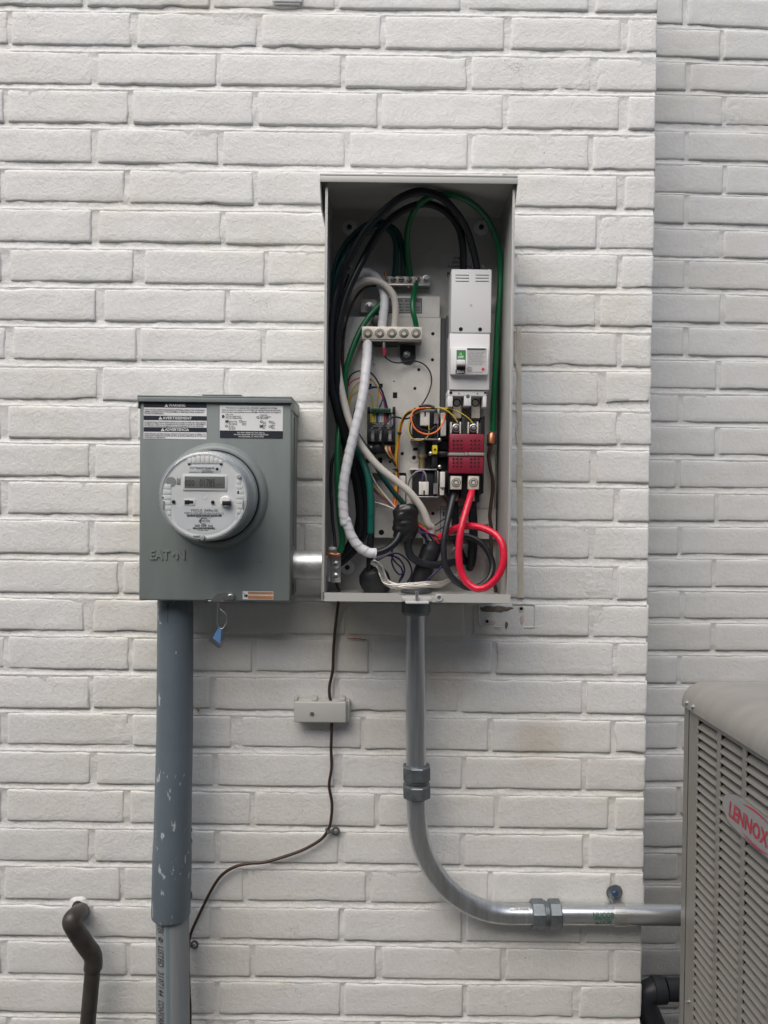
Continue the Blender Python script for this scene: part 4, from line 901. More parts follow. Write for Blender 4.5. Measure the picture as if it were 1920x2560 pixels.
# ------------------------------------------------------------------ ground bar and neutral bar
gb = thing('ground_bar', 'narrow tin plated ground bar with slotted screws above the mounting plate', 'terminal bar', tuple(Q(ZA, 725, 905, .03)))
bar = B('bar', 'nickel', gb, ZA, 543, 832, 906, 888, .024, .034, .0008); B('bar_foot', 'steel', gb, ZA, 546, 889, 904, 906, .0157, .033, .0006)
for x in (565, 625, 686, 749, 811):
    c = Q(ZA, x, 859, .034); s_ = link('screw', MB().lathe((c.x, -.034, c.z), (0, -1, 0), [(.0056, 0), (.0056, .0012), (.0050, .0016), (.001, .0016)], 18), 'nickel_d', bar)
    an = random.uniform(-.6, 2.2); link('slot', MB().sweep([Vector((c.x - .005 * math.cos(an), -.0362, c.z - .005 * math.sin(an))), Vector((c.x + .005 * math.cos(an), -.0362, c.z + .005 * math.sin(an)))], .0008, 4), 'ink', bar)
c = Q(ZA, 876, 853, .034); link('screw', MB().lathe((c.x, -.034, c.z), (0, -1, 0), [(.0075, 0), (.0072, .0015), (.0052, .0018), (.005, .005), (.003, .006), (.0028, .009)], 14), 'steel', bar)
for x, y0, y1 in ((565, 803, 835), (625, 815, 840), (625, 880, 918), (686, 880, 905), (740, 880, 922)):
    link('copper_end', MB().sweep([Q(ZA, x, y0, .029), Q(ZA, x + 4, y1, .029)], .0032, 9), 'copper', gb)
nb = thing('neutral_bar', 'wide tin plated neutral bar with five round lug screws', 'terminal bar', tuple(Q(ZA, 613, 1335, .05)))
bar = B('bar', 'nickel', nb, ZA, 382, 1218, 846, 1316, .040, .072, .0012); B('bar_base', 'nickel_d', nb, ZA, 384, 1317, 842, 1336, .040, .070, .001)
for x in (428, 520, 613, 706, 799):
    c = Q(ZA, x, 1268, .072); k = mm(3.072, 36, .072)
    s_ = link('lug_screw', MB().lathe((c.x, -.072, c.z), (0, -1, 0), [(k, -.001), (k, .0007), (k * .88, .0010), (k * .80, -.0006), (k * .74, -.0006), (k * .74, .0012), (k * .5, .0014), (k * .46, -.0008), (.0004, -.0008)], 28), 'nickel_d', bar)
B('insulator', 'blackplastic', nb, ZA, 470, 1337, 660, 1352, .036, .066); 
bk = [Q(ZB, x, y, .05) for x, y in ((678, 0), (797, 0), (797, 130), (780, 160), (755, 172), (720, 172), (694, 160), (678, 130))]
link('mounting_foot', MB().prism(bk, .0346, .0385), 'blackmetal', nb, smooth=False)
B('insulator', 'blackplastic', nb, ZA, 466, 1130, 560, 1216, .0346, .050, .002)
c = Q(ZB, 727, 112, .0385); link('bolt', MB().lathe((c.x, -.0385, c.z), (0, -1, 0), [(.0078, 0), (.0076, .001), (.0062, .0012), (.006, .005), (.0045, .006)], 6), 'steel', nb)
link('jumper_terminal', MB().sweep([Q(ZB, 553, 12, .066), Q(ZB, 553, 62, .066)], .003, 8), 'steel', nb); link('jumper_sleeve', MB().sweep([Q(ZB, 553, 60, .066), Q(ZB, 556, 122, .066)], .0034, 10), 'redwire', nb)

# ------------------------------------------------------------------ circuit breaker
cb = thing('circuit_breaker', 'tall white moulded case circuit breaker switched to its green off position', 'circuit breaker', tuple(Q(ZB, 1195, 515, .07)))
DK = .106
def ZBr(name, m, x0, y0, x1, y1, d0, d1, bev=.0012, par=cb): return B(name, m, par, ZB, x0, y0, x1, y1, d0, d1, bev)
up_ = B('upper_cover', 'breaker', cb, ZA, 1068, 776, 1378, 1266, DT + .001, DK, .0022)
vm_ = MB()
for x0, x1 in ((1102, 1206), (1256, 1358)):
    for y in (820, 843, 867): pb(vm_, ZA, x0, y, x1, y + 5, DK - .002, DK + .0003)
link('vent', vm_, 'darkgap', up_)
for x, y in ((1143, 1238), (1291, 1240)):
    c = Q(ZA, x, y, DK); link('screw_hole', MB().lathe((c.x, -DK, c.z), (0, -1, 0), [(.0037, -.001), (.0037, .0003), (.0002, .0003)], 16), 'darkgap', up_)
c = Q(ZA, 1222, 1056, DK); link('moulding_mark', MB().lathe((c.x, -DK, c.z), (0, -1, 0), [(.0026, 0), (.0024, .0003), (.0018, .0001)], 14), 'lab_pale', up_)
mid = ZBr('body', 'breaker', 1056, -53, 1364, 382, DT + .001, DK - .002)
blk = ZBr('front_block', 'breaker', 1063, 56, 1356, 266, DK - .003, DK + .010, .0022)
dk = DK + .010
lab = ZBr('rating_label', 'lab_pale', 1190, 62, 1342, 264, dk - .0005, dk + .0004, 0)
tk = MB(); ptext(tk, 'UL', ZB, 1212, 225, dk + .0008, 16, 3.072, 22); ptext(tk, 'CIRCUIT BREAKER', ZB, 1255, 248, dk + .0008, 7, 3.072, 110)
tk.sweep([Q(ZB, 1212 + 17 * math.cos(q), 225 + 16 * math.sin(q), dk + .0006) for q in np.linspace(0, 6.28, 16)][:-1], .0003, 4, closed=True)
pb(tk, ZB, 1192, 64, 1334, 78, dk, dk + .0007)
for i, y in enumerate(range(92, 200, 12)):
    ptext(tk, ['CAT. UL 489', 'AC INTERRUPTING RATINGS', '240V  22kA  480V  14kA', 'LINE LOAD TERMINALS', 'WIRE 4-300 KCMIL CU AL', 'TORQUE 275 LB-IN', 'SUITABLE FOR REVERSE', '60 Hz  40C  HACR', 'TYPE 2P 200A 240V'][i % 9], ZB, 1200, y, dk + .0008, 6, 3.072, 130 - (i % 3) * 12, 'L')
link('lettering', tk, 'inkgrey', lab)
c = Q(ZB, 1313, 225, dk); link('test_button', MB().cyl((c.x, -dk, c.z), (c.x, -dk - .0012, c.z), mm(3.072, 11, dk), seg=16), 'lab_red', blk)
slot = ZBr('toggle_slot', 'blackplastic', 1110, 78, 1180, 226, dk - .001, dk + .0003, 0)
ZBr('off_window', 'signgreen', 1113, 82, 1177, 150, dk, dk + .0007, 0)
tk = MB(); ptext(tk, 'OFF', ZB, 1143, 130, dk + .0011, 17, 3.072, 44, bold=.03); tk.sweep([Q(ZB, 1142 + 7 * math.cos(q), 108 + 8 * math.sin(q), dk + .001) for q in np.linspace(0, 6.28, 12)][:-1], .0005, 4, closed=True)
link('lettering', tk, 'lab_white', blk)
ZBr('toggle', 'breaker', 1112, 150, 1178, 190, dk - .001, dk + .016, .0016); ZBr('toggle_base', 'bandgrey', 1113, 191, 1177, 204, dk - .001, dk + .005, .0006)
ZBr('rating_plate', 'ink', 1103, 227, 1175, 258, dk - .001, dk + .0006, 0)
tk = MB(); ptext(tk, '200A', ZB, 1140, 243, dk + .0010, 20, 3.072, 62, bold=.03); link('lettering', tk, 'lab_white', blk)
# lower terminal housing with two openings
low = MB()
for (x0, y0, x1, y1) in ((1042, 388, 1340, 430), (1042, 430, 1080, 512), (1168, 430, 1222, 505), (1312, 430, 1340, 515)): pb(low, ZB, x0, y0, x1, y1, DT + .001, DK - .006, .0008)
lowo = link('terminal_housing', low, 'breaker', cb)
ZBr('terminal_well', 'blackplastic', 1046, 431, 1336, 500, DT + .0012, DT + .03, 0)
for x in (1112, 1255):
    st_ = ZBr('terminal_strap', 'nickel', x - 30, 438, x + 36, 600, .070, .076, .001)
    c = Q(ZB, x, 482, .076); k = mm(3.072, 31, .076); link('lug_hole', MB().lathe((c.x, -.076, c.z), (0, -1, 0), [(k, -.001), (k, .0005), (k * .75, .0005), (k * .7, -.0008), (.0003, -.0008)], 24), 'blackplastic', st_)
for x, y, r in ((1197, 433, 15), (1066, 405, 12), (1330, 406, 9), (1128, 411, 5), (1271, 411, 5)):
    c = Q(ZB, x, y, DK - .006); link('screw_hole', MB().lathe((c.x, -DK + .006, c.z), (0, -1, 0), [(mm(3.072, r, DK), -.001), (mm(3.072, r, DK), .0004), (.0003, .0005)], 16), 'castzinc' if r == 15 else 'blackplastic', lowo)

# ------------------------------------------------------------------ transfer contactor with dark red arc covers
tsw = thing('transfer_contactor', 'black transfer contactor with two dark red perforated arc covers', 'contactor', tuple(Q(ZB, 1190, 1240, .06)))
def TB(name, m, x0, y0, x1, y1, d0, d1, bev=.001, par=tsw): return B(name, m, par, ZB, x0, y0, x1, y1, d0, d1, bev)
hs = MB()
for (x0, y0, x1, y1, d1) in ((1050, 640, 1064, 1185, .078), (1146, 590, 1194, 1215, .074), (1276, 640, 1300, 1190, .078), (1301, 590, 1322, 1180, .072)): pb(hs, ZB, x0, y0, x1, y1, DT, d1, .001)
hs.prism([Q(ZB, x, y, .072) for x, y in ((1292, 612), (1326, 580), (1326, 720), (1292, 720))], DT, .0722)
pb(hs, ZB, 1060, 1150, 1110, 1235, DT, .06, .001); pb(hs, ZB, 1190, 1150, 1286, 1245, DT, .058, .001); pb(hs, ZB, 1050, 700, 1318, 1040, DT, .070, .001)
link('housing', hs, 'blackplastic', tsw)
hol = lambda par, xs__, ys__: [link('vent_hole', MB().lathe((c.x, -.0985, c.z), (0, -1, 0), [(mm(3.072, 10.5, .098), -.002), (mm(3.072, 10.5, .098), .0004), (mm(3.072, 8, .098), .0005), (mm(3.072, 7.5, .098), .0)], 12), 'crimson', par) and link('vent_hole', MB().lathe((c.x, -.0985, c.z), (0, -1, 0), [(mm(3.072, 8, .098), -.002), (mm(3.072, 8, .098), .0002)], 12), 'darkgap', par) for x in xs__ for y in ys__ for c in [Q(ZB, x, y, .0985)]]
ac1 = TB('arc_cover', 'crimson', 1056, 722, 1320, 864, .0705, .0985, .0018); hol(ac1, (1088, 1118, 1147, 1223, 1252, 1282), (773, 803, 831))
ac2 = TB('arc_cover', 'crimson', 1052, 890, 1318, 1025, .0705, .0985, .0018); hol(ac2, (1087, 1116, 1145, 1222, 1250, 1280), (914, 942, 971))
TB('band', 'bandgrey', 1050, 865, 1172, 888, .071, .101, .0008); TB('band', 'bandgrey', 1200, 865, 1323, 888, .071, .101, .0008); TB('band_lock', 'bandgrey', 1174, 864, 1198, 889, .071, .1015, .0008)
for x in (1105, 1238):
    lu = TB('upper_lug', 'blackmetal', x - 36, 632, x + 34, 716, DT + .002, .082, .001)
    for xx in (x - 42, x + 29): TB('lug_cheek', 'nickel', xx, 628, xx + 11, 718, DT + .002, .086, .0006)
    c = Q(ZB, x + 2, 676, .082); sc3 = link('lug_screw', MB().lathe((c.x, -.082, c.z), (0, -1, 0), [(.0078, -.001), (.0078, .002), (.0062, .0026), (.0060, .0012), (.0044, .0012), (.0042, .0035), (.002, .004)], 20), 'steel', tsw)
    link('lug_washer', MB().lathe((c.x, -.082, c.z), (0, -1, 0), [(.0098, 0), (.0096, .0014), (.0079, .0014)], 22), 'blackplastic', tsw)
for x in (1106, 1240):
    lu = TB('lower_lug', 'nickel', x - 41, 1044, x + 43, 1148, DT + .002, .094, .0012)
    c = Q(ZB, x, 1094, .094); k = mm(3.072, 36, .094); link('lug_screw', MB().lathe((c.x, -.094, c.z), (0, -1, 0), [(k, -.001), (k, .0006), (k * .85, .001), (k * .78, -.0006), (k * .62, -.0006), (k * .60, .0008), (k * .4, .0008), (k * .36, -.001), (.0003, -.001)], 26), 'nickel_d', lu)
for x in (1108, 1240):
    TB('rear_lug', 'nickel', x - 12, 1152, x + 12, 1236, DT + .001, .062, .001)
# solenoid coils beside it
coil = thing('solenoid_drive', 'two black solenoid coils with white connectors beside the dark red contactor', 'solenoid', tuple(Q(ZB, 865, 1210, .05)))
def SB(name, m, x0, y0, x1, y1, d0, d1, bev=.001, par=coil): return B(name, m, par, ZB, x0, y0, x1, y1, d0, d1, bev)
for y0, y1, br_y in ((536, 752, 757), (1006, 1196, 1200)):
    SB('coil', 'blackplastic', 772, y0, 940, y1, DT, .072, .004, coil)
    SB('coil_cheek', 'blackmetal', 941, y0 - 14, 962, y1 + 2, DT, .078, .001)
    SB('frame_plate', 'steel', 760, br_y, 972, br_y + 12, DT, .080, .0006)
    SB('frame_plate', 'steel', 963, y0, 970, y1 + 4, DT, .079, .0004)
SB('frame_plate', 'steel', 755, 990, 960, 1001, DT, .080, .0006)
for x0, y0, x1, y1, flip in ((831, 554, 904, 658, False), (822, 1088, 896, 1190, True)):
    cn = SB('connector', 'whiteplastic', x0, y0, x1, y1, .072, .082, .0012)
    xm = (x0 + x1) / 2 + 2
    if flip: SB('connector_slot', 'darkgap', xm - 6, y1 - 34, xm + 6, y1 + 1, .074, .0823, 0, cn)
    else: SB('connector_slot', 'darkgap', xm - 6, y0 - 1, xm + 6, y0 + 34, .074, .0823, 0, cn)
    SB('connector_rib', 'whiteplastic', x0 + 16, y0 + 8, x0 + 21, y1 - 8, .0815, .0832, 0, cn); SB('connector_rib', 'whiteplastic', x1 - 21, y0 + 8, x1 - 16, y1 - 8, .0815, .0832, 0, cn)
for x0, y0, x1, y1, d in ((989, 558, 1025, 612, .080), (991, 612, 1029, 735, .086), (985, 1012, 1021, 1132, .086), (982, 1132, 1015, 1192, .080)): SB('micro_switch', 'whiteplastic', x0, y0, x1, y1, .060, d, .0008)
for x, y in ((966, 602), (962, 1142)):
    c = Q(ZB, x, y, .079); link('hex_nut', MB().sweep([Vector((c.x - .003, c.y, c.z + .010)), Vector((c.x - .003, c.y, c.z - .010))], .0048, 6), 'steel', coil, angle=25)
lk0, lk1 = Q(ZB, 845, 776, .055), Q(ZB, 845, 985, .055)
link('plunger', MB().sweep([lk0, lk0.lerp(lk1, .1), lk0.lerp(lk1, .12), lk0.lerp(lk1, .5)], [.0062, .0062, .0082, .0082], 18), 'castzinc', coil)
link('plunger', MB().sweep([lk0.lerp(lk1, .5), lk0.lerp(lk1, .62), lk0.lerp(lk1, .63), lk1], [.0095, .0095, .0068, .0068], 18), 'brass', coil)
SB('yellow_indicator', 'lab_yellow', 926, 808, 963, 876, .060, .086, .0008)
c = Q(ZB, 944, 842, .086); link('indicator_hole', MB().cyl((c.x, -.085, c.z), (c.x, -.0864, c.z), .0022, seg=12), 'darkgap', coil)
SB('lever', 'blackplastic', 922, 880, 966, 975, DT, .076, .003); SB('linkage', 'blackplastic', 964, 852, 1052, 902, DT, .066, .004); SB('linkage', 'blackmetal', 968, 770, 1050, 848, DT, .050, .002); SB('linkage', 'blackmetal', 966, 905, 1050, 1000, DT, .046, .002)
SB('side_bracket', 'blackmetal', 874, 774, 924, 990, DT, .046, .001); SB('side_bracket', 'blackmetal', 972, 560, 1052, 768, DT, .056, .002); SB('side_bracket', 'blackmetal', 971, 1003, 1052, 1180, DT, .056, .002)
for x, y in ((908, 872), (976, 768), (976, 975)):
    c = Q(ZB, x, y, .078); link('pin', MB().lathe((c.x + .001, c.y, c.z), (0, -1, 0), [(.0035, -.03), (.0035, 0), (.0034, .002), (.0015, .0035)], 12), 'steel', coil)
# ------------------------------------------------------------------ control board
pcb = thing('control_board', 'black control board with green terminal strip and three glass fuses', 'control board', tuple(Q(ZB, 530, 870, .05)))
def KB(name, m, x0, y0, x1, y1, d0, d1, bev=.0006, par=pcb): return B(name, m, par, ZB, x0, y0, x1, y1, d0, d1, bev)
KB('carrier', 'blackplastic', 423, 555, 640, 868, DT, .052, .0015); KB('carrier_horn', 'blackplastic', 424, 512, 446, 556, DT, .056, .001); KB('carrier_horn', 'blackplastic', 618, 512, 641, 556, DT, .056, .001)
ts = KB('terminal_strip', 'pcb', 452, 524, 606, 558, DT + .004, .060)
for i in range(8): KB('terminal_slot', 'darkgap', 464 + i * 17.5, 535, 476 + i * 17.5, 551, .058, .0603, 0, ts)
cx_ = 449
for w_, m in ((20, 'lab_yellow'), (20, 'lab_yellow'), (19, 'lab_blue'), (18, 'lab_white'), (18, 'lab_white'), (19, 'lab_red'), (18, 'ink')):
    KB('colour_flash', m, cx_ + .8, 565, cx_ + w_, 632, .0518, .0526, 0); cx_ += w_ + 1.2
tk = MB()
for s_, x, y, h, w_ in (('Remote wire diagram lines', 530, 639, 6, 130), ('Optional 24V 10A', 530, 650, 6, 85), ('Serial 0K8849 Rev 2.00', 530, 661, 6, 125), ('T1', 458, 676, 8, 14), ('N1', 522, 676, 8, 16), ('N2', 587, 676, 8, 16)): ptext(tk, s_, ZB, x, y, .0526, h, 3.072, w_, bold=.01)
for x in (583, 592, 606, 618): pb(tk, ZB, x, 570, x + 3, 676 - (x % 5) * 7, .0518, .0525)
link('lettering', tk, 'lab_white', pcb)
tk = MB()
for i, x in enumerate((458, 480, 500, 519, 538, 559)): pb(tk, ZB, x - 2, 575, x + 2, 626, .052, .0529)
link('lettering', tk, 'inkgrey', pcb)
KB('fuse_tray', 'blackplastic', 428, 685, 636, 785, .0515, .058, .001)
for x in (465, 528, 598):
    fz = link('fuse', MB().sweep([Q(ZB, x, 712, .064), Q(ZB, x, 765, .064)], .0034, 12), 'lab_grey', pcb)
    for y0, y1 in ((698, 716), (760, 778)): link('fuse_cap', MB().sweep([Q(ZB, x, y0, .064), Q(ZB, x, y1, .064)], .0042, 12), 'steel', fz); KB('fuse_clip', 'nickel', x - 15, y0 + 2, x + 15, y1 - 2, .056, .0625, .0006)
c = Q(ZB, 455, 822, .052); link('white_pin', MB().lathe((c.x, -.052, c.z), (0, -1, 0), [(.0035, 0), (.0033, .002), (.0015, .003)], 12), 'whiteplastic', pcb)
KB('lower_tray', 'blackplastic', 428, 806, 636, 866, .0515, .0545, .001)
KB('plug', 'blackplastic', 552, 806, 610, 822, .0545, .060, .0008)

# ------------------------------------------------------------------ cables and wires
def cable(name, label, m, z, pts, r, cat='cable', group=None, seg=12, prof=None, per=8):
    p = crom([Q(z_, x, y, d) for (z_, x, y, d) in [(q if callable(q[0]) else (z,) + tuple(q)) for q in pts]], per)
    return tag(link(name, MB().sweep(p, r, seg, prof=prof), m, angle=70), label, cat, group)
twist = lambda n, pitch, amp: (lambda th, i, arc: 1 + amp * (math.cos(n * (th - 2 * math.pi * arc / pitch))))
def wrap(pitch, amp): return lambda th, i, arc: 1 + amp * (((arc / pitch + th / (2 * math.pi)) % 1.0))
k1 = .0066
cable('black_cable', 'thick black cable looping highest over the panel from the right breaker pole', 'black_ins', ZA,
      [(1268, 800, .062), (1262, 740, .066), (1240, 640, .08), (1190, 480, .108), (1105, 340, .136), (985, 222, .158), (835, 178, .166), (690, 222, .160), (560, 322, .146), (430, 455, .13), (335, 600, .118), (255, 760, .108), (205, 900, .098), (168, 1050, .10), (148, 1250, .102), (143, 1450, .103), (ZB, 150, 330, .10), (ZB, 180, 480, .098), (ZB, 222, 620, .094), (ZB, 262, 760, .088), (ZB, 305, 900, .082), (ZB, 345, 1080, .076), (ZB, 372, 1250, .072), (ZB, 378, 1400, .07), (ZC, 352, 400, .068), (ZC, 290, 500, .066), (ZC, 200, 585, .066), (ZC, 120, 640, .068)], k1, group='black cables in the open panel')
cable('black_cable', 'thick black cable looping just under the highest one from the left breaker pole', 'black_ins', ZA,
      [(1163, 800, .062), (1162, 720, .066), (1158, 600, .08), (1125, 455, .098), (1030, 335, .112), (900, 277, .12), (765, 295, .12), (630, 372, .115), (515, 490, .108), (425, 640, .092), (355, 780, .094), (285, 930, .096), (235, 1080, .098), (202, 1250, .10), (192, 1450, .10), (ZB, 196, 330, .098), (ZB, 218, 500, .094), (ZB, 258, 650, .088), (ZB, 305, 800, .082), (ZB, 355, 950, .076), (ZB, 398, 1100, .07), (ZB, 415, 1250, .066), (ZB, 412, 1400, .064), (ZC, 392, 380, .062), (ZC, 330, 500, .062), (ZC, 225, 605, .064), (ZC, 130, 660, .066)], k1, group='black cables in the open panel')
for k, off in enumerate((0, 34)):
    cable('black_cable', ['thick black cable hugging the left wall of the open panel', 'thick black cable tucked behind the left cable bundle'][k], 'black_ins', ZA,
          [(232 + off, 820, .06), (190 + off * .8, 960, .07), (155 + off * .6, 1120, .075), (128 + off, 1350, .078), (ZB, 128 + off * 1.1, 150, .08), (ZB, 145 + off * 1.2, 350, .08), (ZB, 180 + off * 1.2, 520, .078), (ZB, 225 + off * 1.1, 700, .07), (ZB, 280 + off, 900, .062), (ZB, 335 + off, 1100, .056), (ZB, 360 + off * 1.2, 1300, .052), (ZC, 335 + off, 350, .05), (ZC, 275 + off, 480, .052), (ZC, 180 + off, 590, .056), (ZC, 110, 620 + off, .06)], k1 * .97, group='black cables in the open panel')
dkp = .0052
cable('green_cable', 'thick dark green cable arching up from the second screw of the ground bar', 'dkgreen', ZA, [(629, 840, .029), (640, 780, .034), (646, 690, .042), (644, 580, .05), (610, 490, .056), (530, 445, .06), (440, 480, .062), (350, 560, .062), (255, 680, .062), (190, 820, .062), (160, 1000, .060), (150, 1200, .058), (150, 1450, .056), (ZB, 165, 350, .05)], .0056, group='dark green cables in the open panel')
cable('green_cable', 'slimmer dark green cable beside it rising from the third screw of the ground bar', 'dkgreen', ZA, [(690, 840, .029), (694, 780, .034), (690, 650, .044), (660, 520, .052), (590, 430, .058), (500, 408, .06), (400, 440, .062), (280, 545, .064), (195, 690, .064), (152, 860, .062), (140, 1050, .060), (132, 1300, .058), (130, 1450, .055)], .0036, group='dark green cables in the open panel')
cable('green_cable', 'slim dark green cable curving nearest the left panel wall', 'dkgreen', ZA, [(700, 840, .029), (706, 770, .034), (704, 640, .042), (672, 505, .05), (600, 440, .054), (480, 440, .056), (360, 500, .058), (235, 640, .058), (170, 800, .056), (148, 960, .054), (142, 1150, .052)], .0033, group='dark green cables in the open panel')
cable('green_cable', 'green cable arching over the top right from ground bar to crimp', 'green', ZA, [(752, 845, .029), (748, 780, .034), (732, 680, .046), (728, 560, .062), (745, 430, .085), (795, 310, .115), (880, 235, .138), (1000, 203, .148), (1120, 218, .144), (1230, 272, .128), (1330, 370, .108), (1400, 500, .09), (1440, 640, .078), (1448, 800, .068), (1440, 1000, .068), (1425, 1200, .068), (1415, 1420, .066), (ZB, 1405, 300, .064), (ZB, 1395, 500, .062), (ZB, 1390, 700, .06)], .0055)
cable('green_cable', 'short green jumper between ground bar and neutral bar', 'green', ZA, [(801, 885, .029), (790, 940, .044), (775, 1010, .06), (774, 1090, .066), (790, 1160, .066), (803, 1225, .06)], .0050)
cable('green_cable', 'green cable sweeping from behind the neutral bar down behind the white tape', 'green', ZA, [(545, 990, .040), (515, 1055, .046), (440, 1140, .052), (370, 1250, .056), (318, 1370, .06), (290, 1450, .062), (ZB, 262, 230, .064), (ZB, 252, 340, .064), (ZB, 250, 420, .062)], .0056)
cable('green_cable', 'bright green cable ending in the zinc ground lug', 'green', ZB, [(215, 620, .075), (200, 760, .085), (195, 900, .092), (196, 1050, .098), (203, 1250, .102), (ZC, 194, 120, .104), (ZC, 205, 280, .105), (ZC, 224, 420, .106), (ZC, 222, 480, .106), (ZC, 205, 535, .106)], .0058)
cable('green_cable', 'thick teal taped cable dropping into the black boot', 'teal', ZB, [(330, 790, .08), (365, 880, .085), (405, 970, .09), (436, 1080, .094), (450, 1200, .096), (455, 1350, .097), (ZC, 438, 180, .097), (ZC, 437, 300, .096), (ZC, 436, 395, .096)], .0066, prof=wrap(.011, .04))
cable('green_cable', 'thin teal cable slanting behind the cream cable to the tape bundle', 'dkgreen', ZB, [(345, 720, .07), (400, 805, .07), (470, 930, .068), (540, 1050, .066), (620, 1160, .066), (690, 1240, .068), (730, 1300, .07)], .0046)
cable('black_cable', 'black taped tail below the teal cable entering the boot', 'black_ins', ZC, [(436, 388, .096), (434, 450, .094), (430, 560, .09), (425, 680, .084)], .0064)
# whites
cable('white_cable', 'thick cable spirally wrapped in white tape curving down to the panel floor', 'whitetape', ZA, [(425, 1330, .06), (424, 1400, .075), (420, 1475, .088), (ZB, 415, 200, .105), (ZB, 398, 370, .116), (ZB, 365, 550, .122), (ZB, 318, 740, .126), (ZB, 280, 900, .128), (ZB, 245, 1090, .130), (ZB, 238, 1250, .130), (ZB, 252, 1400, .130), (ZC, 252, 300, .129), (ZC, 290, 410, .127), (ZC, 345, 490, .124), (ZC, 410, 533, .121), (ZC, 472, 543, .118)], .0084, seg=20, prof=wrap(.0165, .11), per=22)
cable('white_cable', 'white taped cable arching behind the cream one into the neutral bar', 'whitetape', ZA, [(537, 1225, .058), (545, 1150, .058), (556, 1050, .056), (552, 960, .052), (515, 870, .05), (455, 815, .05), (395, 805, .052), (340, 840, .056)], .0080, seg=20, prof=wrap(.0165, .10), per=18)
cable('cream_cable', 'cream stranded cable arching from the third lug of the neutral bar', 'cream', ZA, [(633, 1225, .06), (640, 1150, .062), (640, 1050, .064), (618, 965, .066), (545, 890, .066), (455, 862, .066), (370, 872, .066), (300, 912, .064), (245, 980, .062), (215, 1080, .06), (200, 1180, .06)], .0064, seg=22, prof=twist(6, .085, .022), per=14)
cable('cream_cable', 'long cream stranded cable crossing the panel diagonally under the white tape', 'cream', ZB, [(178, 60, .085), (190, 150, .09), (212, 310, .095), (250, 490, .10), (290, 630, .104), (350, 765, .106), (430, 880, .105), (525, 985, .102), (650, 1085, .098), (755, 1175, .094), (845, 1295, .088), (895, 1410, .082), (ZC, 888, 360, .076), (ZC, 880, 440, .07)], .0066, seg=24, prof=twist(7, .05, .03), per=16)
cable('black_cable', 'short thick black cable running from the white taped end to the black tape bundle', 'black_ins', ZC, [(462, 541, .118), (520, 528, .117), (580, 495, .114), (625, 450, .108), (650, 400, .102)], .0066)
cable('black_cable', 'thick black cable curving from the tape bundle under to the hub', 'black_ins2', ZC, [(712, 420, .09), (712, 500, .09), (735, 565, .088), (800, 610, .082), (890, 628, .074), (980, 622, .062), (1060, 608, .045), (1130, 600, .026)], .0074)
cable('black_cable', 'black cable loop behind the red loop', 'black_ins2', ZC, [(1062, 80, .07), (1045, 130, .085), (1012, 270, .10), (985, 400, .108), (975, 520, .112), (990, 640, .114), (1050, 735, .114), (1140, 792, .112), (1230, 790, .108), (1310, 730, .10), (1338, 630, .092), (1300, 525, .086), (1220, 445, .08), (1120, 412, .074), (1010, 420, .066)], .0058, group='black cables in the open panel')
for k, (pts) in enumerate(([(1052, 120, .05), (1058, 240, .05), (1062, 350, .048), (1075, 460, .044), (1110, 560, .034), (1140, 610, .022)], [(1180, 110, .05), (1190, 260, .05), (1196, 400, .048), (1190, 520, .044), (1180, 610, .034), (1165, 650, .022)])):
    cable('black_cable', ['thick black cable dropping from the left rear contactor lug into the hub', 'thick black cable dropping from the right rear contactor lug into the hub'][k], 'black_ins', ZC, pts, .0086 if k else .0070, group='black cables in the open panel')
cable('red_cable', 'glossy red cable making a big loop at the bottom right of the panel', 'red', ZC, [(1190, 60, .08), (1176, 110, .096), (1140, 230, .115), (1108, 350, .126), (1088, 480, .132), (1088, 590, .136), (1105, 680, .138), (1145, 755, .142), (1215, 803, .148), (1295, 790, .154), (1375, 715, .158), (1418, 605, .158), (1412, 490, .152), (1365, 410, .142), (1270, 358, .126), (1170, 340, .11), (1085, 352, .094), (1010, 385, .086), (940, 428, .074)], .0064, seg=20, prof=twist(5, .06, .018), per=12)
# tape bundle, boot, hub sleeve
def lump(name, label, m, z, pts, rad, cat, amp=.12, fr=40, squash=None):
    p = crom([Q(z, *q) for q in pts], 7); n = len(p)
    rs = list(np.interp(np.linspace(0, 1, n), np.linspace(0, 1, len(rad)), rad))
    mb = MB().sweep(p, [float(r) for r in rs], 36, prof=lambda th, i, arc: 1 + amp * n3(math.cos(th) * 2.2, math.sin(th) * 2.2 + 3, arc * fr) + amp * .6 * n3(math.cos(th) * 6, math.sin(th) * 6, arc * fr * 3))
    if squash: c_ = p[n // 2]; mb.xf(lambda v: Vector((v.x, c_.y + (v.y - c_.y) * squash, v.z)))
    return tag(link(name, mb, m, angle=70), label, cat)
lump('tape_bundle', 'wrinkled black electrical tape wrapped round a bundle of wires', 'tape', ZC, [(688, 190, .082), (692, 230, .084), (692, 300, .086), (690, 370, .088), (682, 420, .088), (680, 462, .088)], [.017, .0235, .0235, .0235, .0195, .0150], 'tape', .12, 60, .75)
lump('cable_boot', 'bulging black rubber boot on the panel floor beside silver wires', 'blackplastic', ZC, [(428, 640, .075), (440, 680, .075), (455, 720, .074), (475, 770, .072), (490, 830, .07)], [.010, .024, .028, .0285, .024], 'boot', .06, 30, .8)
lump('cable_sleeve', 'wide black sleeve of cables slanting behind the silver wires to the bottom hub', 'blackplastic', ZC, [(905, 455, .06), (880, 520, .06), (850, 600, .06), (815, 700, .06), (785, 800, .06), (775, 850, .06)], [.0165, .0185, .0180, .0180, .0180, .0180], 'cable sleeve', .05, 30)
